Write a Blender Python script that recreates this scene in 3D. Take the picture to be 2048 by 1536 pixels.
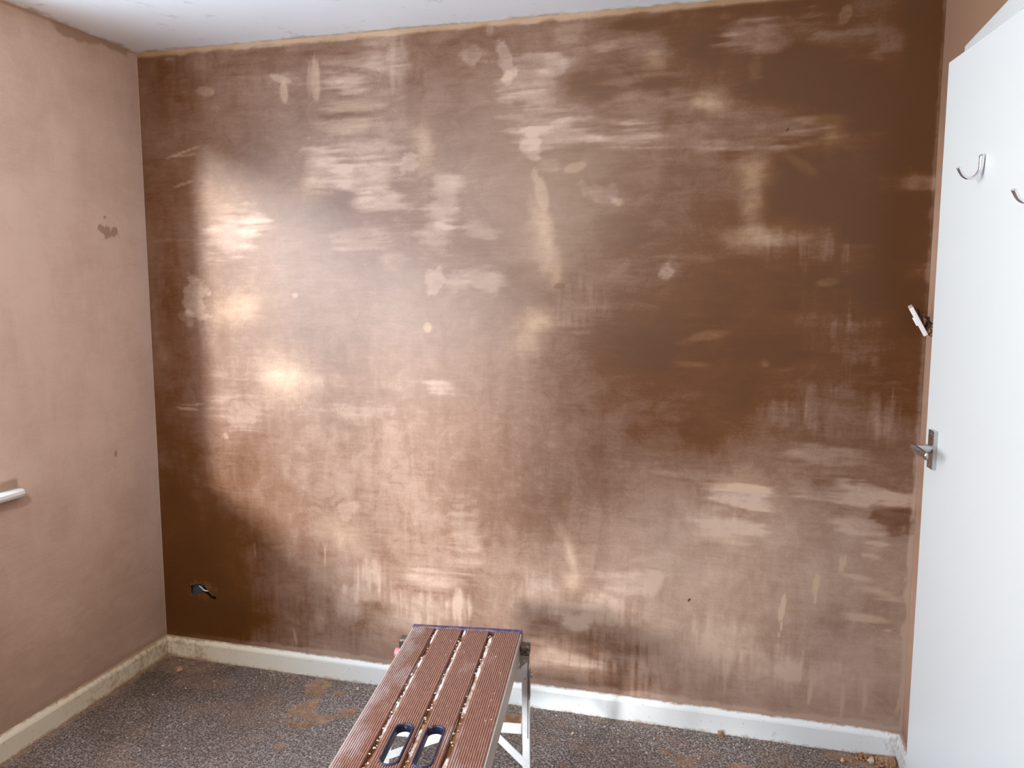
import bpy, bmesh, math, random
import numpy as np
from mathutils import Vector, Matrix

for o in list(bpy.data.objects): bpy.data.objects.remove(o, do_unlink=True)
scene = bpy.context.scene
COL = scene.collection

# ------------------------------------------------------------------ camera
W, H = 2.797, 2.40                 # back wall width, room height
DEPTH = 7.40                       # room depth (towards -y)
cam_data = bpy.data.cameras.new('camera'); cam = bpy.data.objects.new('camera', cam_data); COL.objects.link(cam)
yaw, pitch, roll = 0.26996, 0.11772, 0.00059
fwd = Vector((-math.sin(yaw)*math.cos(pitch), math.cos(yaw)*math.cos(pitch), -math.sin(pitch)))
r0 = Vector((math.cos(yaw), math.sin(yaw), 0)); u0 = r0.cross(fwd)
rt = r0*math.cos(roll) + u0*math.sin(roll); up = u0*math.cos(roll) - r0*math.sin(roll)
m = Matrix((rt, up, -fwd)).transposed().to_4x4(); m.translation = Vector((2.2377, -2.7170, 1.5097))
cam.matrix_world = m
cam_data.sensor_width = 36.0; cam_data.lens = 1619.0/2048*36.0
cam_data.clip_start = 0.02
scene.camera = cam

# ------------------------------------------------------------------ world, sun, exposure
world = bpy.data.worlds.new('world'); scene.world = world; world.use_nodes = True
nt = world.node_tree; nt.nodes.clear()
wo = nt.nodes.new('ShaderNodeOutputWorld'); bg = nt.nodes.new('ShaderNodeBackground')
tc = nt.nodes.new('ShaderNodeTexCoord'); sp = nt.nodes.new('ShaderNodeSeparateXYZ'); rp = nt.nodes.new('ShaderNodeValToRGB')
mr = nt.nodes.new('ShaderNodeMapRange'); mr.inputs[1].default_value = -1; mr.inputs[2].default_value = 1
nt.links.new(tc.outputs['Generated'], sp.inputs[0]); nt.links.new(sp.outputs['Z'], mr.inputs[0]); nt.links.new(mr.outputs[0], rp.inputs[0])
nt.links.new(rp.outputs[0], bg.inputs[0]); nt.links.new(bg.outputs[0], wo.inputs[0])
cr = rp.color_ramp
cr.elements[0].position = 0.0; cr.elements[0].color = (0.98, 1.18, 1.48, 1)
cr.elements[1].position = 1.0; cr.elements[1].color = (0.62, 0.82, 1.15, 1)
e = cr.elements.new(0.47); e.color = (0.96, 1.10, 1.30, 1)
e = cr.elements.new(0.52); e.color = (0.92, 1.0, 1.12, 1)
e = cr.elements.new(0.68); e.color = (0.80, 0.95, 1.18, 1)
bg.inputs[1].default_value = 6.0

sd = bpy.data.lights.new('sun', 'SUN'); sun = bpy.data.objects.new('sun', sd); COL.objects.link(sun)
sd.energy = 4.6; sd.angle = math.radians(7); sd.color = (1.0, 0.985, 1.0)
SUN_DIR = Vector((0.338, 1.0, -0.205)).normalized()
sun.rotation_euler = SUN_DIR.to_track_quat('-Z', 'Y').to_euler(); sun.location = (-3, -8, 3)

LAMP_W = 34.0            # ceiling pendant (built further down)
def portal(name, loc, rot, sx, sy):
    d = bpy.data.lights.new(name, 'AREA'); d.shape = 'RECTANGLE'; d.size = sx; d.size_y = sy
    d.cycles.is_portal = True
    o = bpy.data.objects.new(name, d); COL.objects.link(o); o.location = loc; o.rotation_euler = rot
# window opening in the left wall (y range, z range) and in the rear wall (x range)
LY0, LY1, LZ0, LZ1 = -0.74, -7.00, 0.845, 2.30
portal('window_portal', (-0.2, (LY0+LY1)/2, (LZ0+LZ1)/2), (0, -math.pi/2, 0), LZ1-LZ0, LY0-LY1)

scene.view_settings.view_transform = 'Standard'; scene.view_settings.look = 'None'
scene.view_settings.exposure = 0.60; scene.view_settings.gamma = 1.0
scene.view_settings.use_curve_mapping = False

# ------------------------------------------------------------------ helpers
def tag(o, label=None, cat=None, group=None, kind=None):
    if label: o['label'] = label
    if cat: o['category'] = cat
    if group: o['group'] = group
    if kind: o['kind'] = kind
    return o
def link(name, me, mat=None, parent=None, smooth=False):
    o = bpy.data.objects.new(name, me); COL.objects.link(o)
    if mat is not None and len(me.materials) == 0: me.materials.append(mat)
    if parent is not None: o.parent = parent
    if smooth:
        for p in me.polygons: p.use_smooth = True
    return o
def from_bm(name, bm, mat, parent=None, smooth=False):
    bmesh.ops.recalc_face_normals(bm, faces=bm.faces)
    me = bpy.data.meshes.new(name); bm.to_mesh(me); bm.free()
    return link(name, me, mat, parent, smooth)
def add_box(bm, x0, x1, y0, y1, z0, z1):
    v = [bm.verts.new((x, y, z)) for x in (x0, x1) for y in (y0, y1) for z in (z0, z1)]
    for f in ((0,1,3,2), (4,6,7,5), (0,4,5,1), (2,3,7,6), (0,2,6,4), (1,5,7,3)): bm.faces.new([v[i] for i in f])
    return v
def bevel(bm, w, seg=2):
    bmesh.ops.bevel(bm, geom=list(bm.edges), offset=w, segments=seg, profile=0.5, affect='EDGES', clamp_overlap=True)
def box(name, b, mat, parent=None, bev=0.0, seg=2):
    bm = bmesh.new(); add_box(bm, *b)
    if bev: bmesh.ops.recalc_face_normals(bm, faces=bm.faces); bevel(bm, bev, seg)
    return from_bm(name, bm, mat, parent)
def bar(bm, a, b, w, t, upv=(0, 0, 1)):
    """rectangular bar from a to b; w across, t along the other axis"""
    a = Vector(a); b = Vector(b); d = (b-a).normalized(); u = Vector(upv); s = d.cross(u).normalized(); q = s.cross(d).normalized()
    v = []
    for p in (a, b):
        for i, j in ((-1,-1), (1,-1), (1,1), (-1,1)): v.append(bm.verts.new(p + s*(i*w/2) + q*(j*t/2)))
    for f in ((0,1,2,3), (7,6,5,4), (0,4,5,1), (1,5,6,2), (2,6,7,3), (3,7,4,0)): bm.faces.new([v[i] for i in f])
def tube(bm, pts, rad, n=12, sq=None, side=None):
    """swept tube through pts, radius per point; sq=(a,b) scales the section along frame axes"""
    pts = [Vector(p) for p in pts]; rings = []; prev = Vector(side) if side else None
    for i, p in enumerate(pts):
        d = (pts[min(i+1, len(pts)-1)] - pts[max(i-1, 0)]).normalized()
        if prev is None: prev = d.orthogonal()
        s = (prev - d*prev.dot(d)).normalized(); q = d.cross(s); prev = s
        r = rad[i] if isinstance(rad, (list, tuple)) else rad
        ra, rb = (r, r) if sq is None else (r*sq[0], r*sq[1])
        rings.append([bm.verts.new(p + s*(ra*math.cos(2*math.pi*k/n)) + q*(rb*math.sin(2*math.pi*k/n))) for k in range(n)])
    for A, B in zip(rings, rings[1:]):
        for k in range(n): bm.faces.new((A[k], A[(k+1) % n], B[(k+1) % n], B[k]))
    bm.faces.new(rings[0]); bm.faces.new(list(reversed(rings[-1])))
def smooth_pts(pts, k=6):
    out = []
    P = [Vector(p) for p in pts]; P = [P[0]*2-P[1]] + P + [P[-1]*2-P[-2]]
    for i in range(1, len(P)-2):
        for j in range(k):
            t = j/k
            out.append(0.5*((2*P[i]) + (P[i+1]-P[i-1])*t + (2*P[i-1]-5*P[i]+4*P[i+1]-P[i+2])*t*t + (3*P[i]-P[i-1]-3*P[i+1]+P[i+2])*t**3))
    out.append(P[-2]); return out
def cyl(bm, a, b, r, n=16): tube(bm, [a, b], r, n)

# numpy value noise
def _h(ix, iy, s):
    v = np.sin(ix*127.1 + iy*311.7 + s*74.7)*43758.5453
    return v - np.floor(v)
def vnoise(x, y, s=0):
    ix = np.floor(x); iy = np.floor(y); fx = x-ix; fy = y-iy
    fx = fx*fx*(3-2*fx); fy = fy*fy*(3-2*fy)
    return (_h(ix, iy, s)*(1-fx)+_h(ix+1, iy, s)*fx)*(1-fy) + (_h(ix, iy+1, s)*(1-fx)+_h(ix+1, iy+1, s)*fx)*fy
def fbm(x, y, s=0, o=4, g=0.5):
    t = 0; a = 1; n = 0
    for i in range(o): t = t + a*vnoise(x*2**i, y*2**i, s+i*13); n += a; a *= g
    return t/n
def sstep(a, b, x):
    t = np.clip((x-a)/(b-a), 0, 1); return t*t*(3-2*t)

# ------------------------------------------------------------------ materials
class NT:
    def __init__(s, name):
        s.m = bpy.data.materials.new(name); s.m.use_nodes = True; s.t = s.m.node_tree; s.t.nodes.clear()
        s.out = s.n('ShaderNodeOutputMaterial'); s.p = s.n('ShaderNodeBsdfPrincipled'); s.l(s.p.outputs[0], s.out.inputs[0])
    def n(s, t): return s.t.nodes.new(t)
    def l(s, a, b): s.t.links.new(a, b)
    def coord(s, kind='Object'): return s.n('ShaderNodeTexCoord').outputs[kind]
    def noise(s, scale, detail=4, rough=0.5, sc=(1, 1, 1), vec=None, off=(0, 0, 0), dist=0.0):
        mp = s.n('ShaderNodeMapping'); mp.inputs['Scale'].default_value = sc; mp.inputs['Location'].default_value = off
        s.l(vec if vec is not None else s.coord(), mp.inputs[0])
        n = s.n('ShaderNodeTexNoise'); n.inputs['Scale'].default_value = scale; n.inputs['Detail'].default_value = detail
        n.inputs['Roughness'].default_value = rough; n.inputs['Distortion'].default_value = dist; s.l(mp.outputs[0], n.inputs['Vector'])
        return n.outputs[0]
    def val(s, x):
        v = s.n('ShaderNodeValue'); v.outputs[0].default_value = x; return v.outputs[0]
    def math(s, op, a, b=0.0, c=None, clamp=False):
        n = s.n('ShaderNodeMath'); n.operation = op; n.use_clamp = clamp
        for i, v in enumerate((a, b, c)):
            if v is None: continue
            if isinstance(v, (int, float)): n.inputs[i].default_value = v
            else: s.l(v, n.inputs[i])
        return n.outputs[0]
    def mr(s, v, a, b, c=0.0, d=1.0, smooth=False):
        n = s.n('ShaderNodeMapRange'); n.inputs[1].default_value = a; n.inputs[2].default_value = b
        n.inputs[3].default_value = c; n.inputs[4].default_value = d
        if smooth: n.interpolation_type = 'SMOOTHSTEP'
        s.l(v, n.inputs[0]); return n.outputs[0]
    def ramp(s, v, stops):
        n = s.n('ShaderNodeValToRGB'); c = n.color_ramp
        while len(c.elements) > 1: c.elements.remove(c.elements[-1])
        c.elements[0].position = stops[0][0]; c.elements[0].color = (*stops[0][1], 1)
        for p, col in stops[1:]:
            e = c.elements.new(p); e.color = (*col, 1)
        s.l(v, n.inputs[0]); return n.outputs[0]
    def mix(s, f, a, b, mode='MIX'):
        n = s.n('ShaderNodeMix'); n.data_type = 'RGBA'; n.blend_type = mode
        for i, v in ((0, f), (6, a), (7, b)):
            if isinstance(v, (int, float)): n.inputs[i].default_value = v
            elif isinstance(v, tuple): n.inputs[i].default_value = (*v, 1)
            else: s.l(v, n.inputs[i])
        return n.outputs[2]
    def bump(s, h, strength=0.3, dist=0.002):
        b = s.n('ShaderNodeBump'); b.inputs['Strength'].default_value = strength; b.inputs['Distance'].default_value = dist
        s.l(h, b.inputs['Height']); s.l(b.outputs[0], s.p.inputs['Normal'])
    def set(s, **k):
        for a, v in k.items():
            i = s.p.inputs[a.replace('_', ' ')]
            if isinstance(v, (int, float)): i.default_value = v
            elif isinstance(v, tuple): i.default_value = (*v, 1) if len(v) == 3 else v
            else: s.l(v, i)
        return s
def simple(name, col, rough=0.5, metal=0.0, var=0.12, scale=30, spec=0.5):
    n = NT(name)
    f = n.noise(scale, 5, 0.6)
    c = n.mix(n.mr(f, 0.3, 0.7), tuple(v*(1-var) for v in col), tuple(min(1, v*(1+var)) for v in col))
    n.set(Base_Color=c, Roughness=n.mr(f, 0.2, 0.8, rough-0.08, rough+0.08), Metallic=metal)
    n.p.inputs['Specular IOR Level'].default_value = spec
    return n.m

def plaster_mat(name, damp, mid, dry_lit, r0_, r1_, attr=True, amp=1.0, base=0.35, spec=0.5):
    n = NT(name); co = n.coord()
    if attr:
        at = n.n('ShaderNodeAttribute'); at.attribute_name = 'dry'; a = at.outputs['Fac']  # dryness of the skim, with painted light and shade mixed in
    else: a = n.val(base)
    hs = n.noise(5, 6, 0.65, (0.8, 0.8, 4.5), co, dist=0.6)       # horizontal float strokes
    vs = n.noise(5, 6, 0.65, (3.6, 3.6, 1.0), co, (3, 1, 7), 0.5)  # vertical strokes
    bl = n.noise(1.6, 4, 0.5, (1, 1, 1), co, (9, 2, 4), 0.4)
    hf = n.noise(14, 8, 0.7, (0.6, 0.6, 6), co, (2, 2, 2), 0.5)
    gr = n.noise(160, 3, 0.7, (1, 1, 1), co)
    sel = n.mr(n.noise(0.9, 2, 0.5, (1, 1, 1), co, (5, 5, 5)), 0.4, 0.6)
    st = n.n('ShaderNodeMix'); n.l(sel, st.inputs[0]); n.l(hs, st.inputs[2]); n.l(vs, st.inputs[3]); st = st.outputs[0]
    t = n.math('MULTIPLY_ADD', n.math('SUBTRACT', st, 0.5), 0.42*amp, a)
    t = n.math('MULTIPLY_ADD', n.math('SUBTRACT', bl, 0.5), 0.5*amp, t)
    t = n.math('MULTIPLY_ADD', n.math('SUBTRACT', hf, 0.5), 0.25*amp, t)
    m2 = n.noise(11, 8, 0.72, (1, 1, 1.5), co, (17, 7, 1), 0.8)
    t = n.math('MULTIPLY_ADD', n.math('SUBTRACT', m2, 0.5), 0.55*amp, t)
    t = n.math('MULTIPLY_ADD', n.math('SUBTRACT', gr, 0.5), 0.22, t)
    col = n.ramp(t, [(0.0, tuple(v*0.82 for v in damp)), (0.16, damp), (0.48, mid), (1.0, dry_lit)])
    if attr:
        oa = n.n('ShaderNodeAttribute'); oa.attribute_name = 'ochre'
        col = n.mix(n.math('MULTIPLY', oa.outputs['Fac'], 0.75, clamp=True), col, n.mix(n.mr(t, 0.2, 0.9), (0.25, 0.125, 0.045), (0.46, 0.30, 0.17)))
    n.set(Base_Color=col, Roughness=n.mr(t, 0.1, 0.9, r0_, r1_))
    n.p.inputs['Specular IOR Level'].default_value = spec
    md = n.noise(26, 6, 0.7, (1, 1, 1.6), co, (7, 7, 1), 0.5)
    h = n.math('ADD', n.math('MULTIPLY', st, 0.45), n.math('ADD', n.math('MULTIPLY', gr, 0.10), n.math('MULTIPLY', md, 0.35)))
    n.bump(h, 0.2, 0.003)
    return n.m
M = {}
M['plaster_back'] = plaster_mat('damp_plaster', (0.104, 0.033, 0.003), (0.192, 0.100, 0.061), (0.42, 0.29, 0.22), 0.36, 0.50, spec=0.52)
M['plaster_right'] = plaster_mat('part_dry_plaster', (0.34, 0.185, 0.11), (0.48, 0.29, 0.20), (0.60, 0.40, 0.30), 0.5, 0.7, amp=0.5)
M['plaster_dry'] = plaster_mat('dry_plaster', (0.44, 0.30, 0.225), (0.62, 0.47, 0.39), (0.68, 0.545, 0.465), 0.5, 0.7, amp=0.55)
def dirt_paint(name, paint, dirt, rough, zlo, zhi, corner=False, amt=1.0):
    """white paint with plaster splashes; noise dirt is densest near the top / bottom edges of the board"""
    n = NT(name); co = n.coord(); s = n.n('ShaderNodeSeparateXYZ'); n.l(co, s.inputs[0])
    z = s.outputs['Z']
    e = n.math('MAXIMUM', n.mr(z, zlo+0.014, zlo, 0, 0.20), n.mr(z, zhi-0.006, zhi, 0, 0.22))
    d1 = n.noise(55, 6, 0.65, (1, 1, 1), co); d2 = n.noise(9, 4, 0.6, (1, 1, 1), co, (4, 4, 4))
    v = n.math('ADD', n.math('ADD', n.math('MULTIPLY', d1, 0.55), n.math('MULTIPLY', d2, 0.45)), e)
    if corner:
        cx = n.mr(s.outputs['X'], 0.42, 0.0, 0, 0.20, True); cy = n.mr(s.outputs['X'], W-0.10, W, 0, 0.13, True)
        yy = n.mr(s.outputs['Y'], -0.75, -0.1, 0, 1)
        v = n.math('ADD', v, n.math('ADD', n.math('MULTIPLY', cx, yy), cy))
    f = n.math('MULTIPLY', n.mr(v, 0.60, 0.80, 0, 1), amt)
    old = n.math('MULTIPLY', n.mr(s.outputs['X'], 1.25, 0.05, 0, 0.9, True), n.mr(s.outputs['Y'], -2.2, -0.3, 0.35, 1))
    spk = n.mr(n.noise(140, 2, 0.5, (1, 1, 1), co, (1, 7, 3)), 0.70, 0.76)
    c = n.mix(f, n.mix(old, paint, (0.66, 0.58, 0.42)), dirt); c = n.mix(n.math('MULTIPLY', spk, 0.6), c, (0.10, 0.07, 0.05))
    n.set(Base_Color=c, Roughness=n.mr(f, 0, 1, rough, 0.8)); n.bump(d1, 0.2, 0.001)
    return n.m
M['skirting'] = dirt_paint('skirting_paint', (0.76, 0.79, 0.785), (0.30, 0.165, 0.075), 0.35, 0.0, 0.083, True, 0.85)
M['paint'] = simple('white_gloss_paint', (0.65, 0.66, 0.65), 0.32, var=0.02, scale=6)
M['upvc'] = simple('white_upvc', (0.82, 0.83, 0.83), 0.25, var=0.01)
def ceiling_mat():
    n = NT('ceiling_paint'); co = n.coord(); s = n.n('ShaderNodeSeparateXYZ'); n.l(co, s.inputs[0])
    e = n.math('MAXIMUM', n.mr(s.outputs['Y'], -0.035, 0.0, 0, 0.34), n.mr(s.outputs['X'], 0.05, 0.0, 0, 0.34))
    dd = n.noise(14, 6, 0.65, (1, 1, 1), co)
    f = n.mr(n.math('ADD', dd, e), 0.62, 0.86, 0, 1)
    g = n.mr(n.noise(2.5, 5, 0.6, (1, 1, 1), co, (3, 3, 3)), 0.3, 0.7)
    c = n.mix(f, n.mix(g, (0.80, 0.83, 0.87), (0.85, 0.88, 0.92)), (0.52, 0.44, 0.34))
    n.set(Base_Color=c, Roughness=0.75); n.bump(n.noise(40, 4, 0.6, (1, 1, 1), co), 0.15, 0.002); return n.m
M['ceiling'] = ceiling_mat()
dm = NT('door_paint'); dm.set(Base_Color=(0.65, 0.66, 0.65), Roughness=0.36); dm.bump(dm.noise(35, 3, 0.5, (1, 1, 0.25)), 0.05, 0.001); M['door'] = dm.m
def carpet_mat():
    n = NT('carpet'); co = n.coord()
    at = n.n('ShaderNodeAttribute'); at.attribute_name = 'dust'
    v = n.n('ShaderNodeTexVoronoi'); v.inputs['Scale'].default_value = 170; n.l(co, v.inputs['Vector'])
    f = n.noise(95, 4, 0.7, (1, 1, 1), co); g = n.noise(2.2, 4, 0.6, (1, 1, 1), co); g2 = n.noise(18, 4, 0.6, (1, 1, 1), co)
    t = n.math('ADD', n.math('MULTIPLY', v.outputs['Distance'], 0.7), n.math('MULTIPLY', f, 0.75))
    c = n.ramp(n.mr(t, 0.35, 1.0), [(0.0, (0.038, 0.028, 0.024)), (0.42, (0.150, 0.122, 0.108)), (1.0, (0.46, 0.41, 0.39))])
    c = n.mix(n.math('MULTIPLY', n.mr(g, 0.42, 0.62), 0.35), c, (0.13, 0.075, 0.042))
    s3 = n.n('ShaderNodeSeparateXYZ'); n.l(co, s3.inputs[0])
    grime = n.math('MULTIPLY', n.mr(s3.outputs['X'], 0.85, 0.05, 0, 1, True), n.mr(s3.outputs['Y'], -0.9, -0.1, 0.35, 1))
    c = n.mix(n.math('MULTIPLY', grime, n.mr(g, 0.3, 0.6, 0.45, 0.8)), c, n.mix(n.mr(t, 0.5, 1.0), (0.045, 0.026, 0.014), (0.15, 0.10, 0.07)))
    blot = n.mr(g2, 0.62, 0.74, 0, 0.5); c = n.mix(blot, c, (0.10, 0.052, 0.03))
    du = n.math('MULTIPLY', at.outputs['Fac'], n.mr(f, 0.25, 0.6, 0.45, 1.0), clamp=True)
    c = n.mix(du, c, n.mix(n.mr(g2, 0.35, 0.65), (0.26, 0.13, 0.062), (0.46, 0.30, 0.20)))
    n.set(Base_Color=c, Roughness=0.95); n.p.inputs['Specular IOR Level'].default_value = 0.1
    n.bump(t, 0.9, 0.006); return n.m
M['carpet'] = carpet_mat()
def metal_mat(name, col, rough, metal=1.0, dirt=None, damt=0.5):
    n = NT(name); co = n.coord(); f = n.noise(25, 6, 0.65, (1, 1, 1), co); g = n.noise(7, 5, 0.6, (1, 1, 1), co, (2, 8, 3))
    c = n.mix(n.mr(f, 0.3, 0.7), tuple(v*0.85 for v in col), col)
    mt = metal
    if dirt is not None:
        k = n.mr(g, 0.60, 0.70, 0, damt); c = n.mix(k, c, dirt); mt = n.mr(k, 0, 1, metal, 0.0)
    n.set(Base_Color=c, Roughness=n.mr(f, 0.3, 0.7, rough*0.8, rough*1.2), Metallic=mt); return n.m
M['aluminium'] = metal_mat('aluminium', (0.86, 0.88, 0.90), 0.42, 0.22, (0.52, 0.33, 0.20), 0.6)
M['chrome'] = metal_mat('chrome', (0.80, 0.80, 0.83), 0.10)
M['satin'] = metal_mat('satin_chrome', (0.58, 0.57, 0.56), 0.27)
M['black'] = simple('black_plastic', (0.016, 0.016, 0.02), 0.35, var=0.3)
M['wire'] = simple('black_wire', (0.012, 0.008, 0.007), 0.4, var=0.1)
M['red'] = simple('red_plastic', (0.80, 0.16, 0.18), 0.35)
M['switch'] = simple('switch_plastic', (0.78, 0.75, 0.74), 0.3, var=0.03)
def mud_mat(name, a, b, c, sc=60, rough=0.75):
    n = NT(name); co = n.coord(); f = n.noise(sc, 6, 0.7, (1, 1, 1), co)
    n.set(Base_Color=n.ramp(n.mr(f, 0.3, 0.7), [(0, a), (0.5, b), (1, c)]), Roughness=rough); n.bump(f, 0.5, 0.003); return n.m
M['mud'] = mud_mat('plaster_mud', (0.035, 0.018, 0.010), (0.12, 0.055, 0.022), (0.26, 0.13, 0.06), 60)
M['flake'] = mud_mat('plaster_flake', (0.45, 0.30, 0.18), (0.60, 0.46, 0.34), (0.75, 0.66, 0.56), 50)
M['flake_brown'] = mud_mat('brown_plaster_flake', (0.16, 0.07, 0.03), (0.34, 0.18, 0.09), (0.50, 0.32, 0.2), 50)
M['crumb'] = mud_mat('crumb', (0.42, 0.32, 0.26), (0.62, 0.54, 0.48), (0.80, 0.76, 0.72), 9)
def crust_mat():
    n = NT('groove_crust'); co = n.coord(); s = n.n('ShaderNodeSeparateXYZ'); n.l(co, s.inputs[0])
    f = n.noise(60, 6, 0.7, (1, 0.5, 1), co); k = n.math('ADD', n.math('MULTIPLY', n.mr(s.outputs['Z'], 0.491, 0.4985), 0.75), n.math('MULTIPLY', n.math('SUBTRACT', f, 0.5), 1.6))
    n.set(Base_Color=n.ramp(k, [(0.0, (0.13, 0.048, 0.012)), (0.3, (0.28, 0.13, 0.05)), (0.5, (0.52, 0.40, 0.35)), (0.85, (0.74, 0.68, 0.66))]), Roughness=0.4); n.bump(f, 0.4, 0.002); return n.m
M['crust'] = crust_mat()
def rubber_mat():
    n = NT('cap_rubber'); co = n.coord(); f = n.noise(70, 5, 0.7, (1, 1, 1), co)
    n.set(Base_Color=n.ramp(n.mr(f, 0.35, 0.65), [(0, (0.02, 0.018, 0.018)), (0.5, (0.05, 0.035, 0.03)), (1, (0.24, 0.16, 0.12))]), Roughness=0.4); return n.m
M['cap'] = rubber_mat()
def deck_mat():
    n = NT('deck_slurry'); co = n.coord(); s = n.n('ShaderNodeSeparateXYZ'); n.l(co, s.inputs[0])
    g = n.noise(9, 6, 0.65, (1, 0.45, 1), co); f = n.noise(60, 5, 0.7, (1, 1, 1), co); g3 = n.noise(4, 4, 0.6, (1, 1, 1), co, (6, 1, 2))
    c = n.ramp(n.mr(f, 0.25, 0.75), [(0, (0.11, 0.040, 0.028)), (0.5, (0.205, 0.083, 0.057)), (1, (0.33, 0.165, 0.125))])
    c = n.mix(n.mr(g3, 0.5, 0.7, 0, 0.35), c, (0.16, 0.06, 0.04))
    # worn bare aluminium, strongest on the left hand board
    left = n.mr(s.outputs['X'], 0.10, 0.0, 0.0, 0.16)
    wear = n.mr(n.math('ADD', g, left), 0.57, 0.74, 0, 0.85)
    crest = n.mr(s.outputs['Z'], 0.5000, 0.5012, 0.2, 1.0)
    wear = n.math('MULTIPLY', wear, crest)
    crest2 = n.mr(s.outputs['Z'], 0.5002, 0.5012, 0.0, 0.55)
    c = n.mix(crest2, c, (0.42, 0.25, 0.19))
    c = n.mix(wear, c, (0.66, 0.62, 0.64))
    n.set(Base_Color=c, Roughness=n.mr(wear, 0, 1, 0.42, 0.3), Metallic=n.mr(wear, 0, 1, 0.0, 0.4)); n.bump(f, 0.2, 0.001); return n.m
M['deck'] = deck_mat()
def trim_mat(name, base, mud=(0.20, 0.11, 0.075), lo=0.48, hi=0.62, sc=38):
    n = NT(name); co = n.coord(); f = n.noise(sc, 6, 0.7, (1, 1, 1), co)
    n.set(Base_Color=n.mix(n.mr(f, lo, hi), base, mud), Roughness=0.4); return n.m
M['blue_trim'] = trim_mat('blue_end_trim', (0.016, 0.024, 0.115), lo=0.46, hi=0.62)
M['slot_rim'] = trim_mat('slot_rim', (0.012, 0.014, 0.045), (0.28, 0.2, 0.18), 0.58, 0.68, 55)
M['cavity'] = simple('cavity_dark', (0.03, 0.018, 0.012), 0.9, var=0.5, scale=60)
M['back_box'] = simple('grey_back_box', (0.045, 0.055, 0.065), 0.4, var=0.4, scale=40)
def glass_mat():
    n = NT('window_glass'); n.t.nodes.remove(n.p)
    tr = n.n('ShaderNodeBsdfTransparent'); gl = n.n('ShaderNodeBsdfGlossy'); gl.inputs['Roughness'].default_value = 0.02
    tr.inputs[0].default_value = (0.93, 0.95, 0.94, 1)
    mx = n.n('ShaderNodeMixShader'); lw = n.n('ShaderNodeFresnel'); lw.inputs[0].default_value = 1.45
    ge = n.n('ShaderNodeNewGeometry'); fr = n.math('MULTIPLY', lw.outputs[0], n.math('SUBTRACT', 1.0, ge.outputs['Backfacing'])); n.l(fr, mx.inputs[0]); n.l(tr.outputs[0], mx.inputs[1]); n.l(gl.outputs[0], mx.inputs[2]); n.l(mx.outputs[0], n.out.inputs[0]); return n.m
M['glass'] = glass_mat()
M['brick'] = simple('outside_render', (0.5, 0.48, 0.45), 0.9)
M['timber'] = simple('dark_timber', (0.05, 0.028, 0.018), 0.6, var=0.3, scale=12)
M['grey_sheet'] = simple('dust_sheet', (0.08, 0.06, 0.05), 0.9)  # cover of the unseen shape added to shade the wall
M['rail'] = metal_mat('rail_aluminium', (0.62, 0.58, 0.52), 0.5, 0.4, (0.30, 0.19, 0.12), 0.8)
M['bracket'] = metal_mat('bracket_metal', (0.36, 0.33, 0.28), 0.45, 0.5, (0.22, 0.14, 0.08), 0.8)
M['mudmetal'] = metal_mat('muddy_metal', (0.30, 0.22, 0.15), 0.55, 0.3, (0.22, 0.11, 0.05), 0.9)
M['rung_top'] = mud_mat('rung_slurry', (0.20, 0.09, 0.045), (0.34, 0.18, 0.10), (0.55, 0.42, 0.36), 40)

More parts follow.
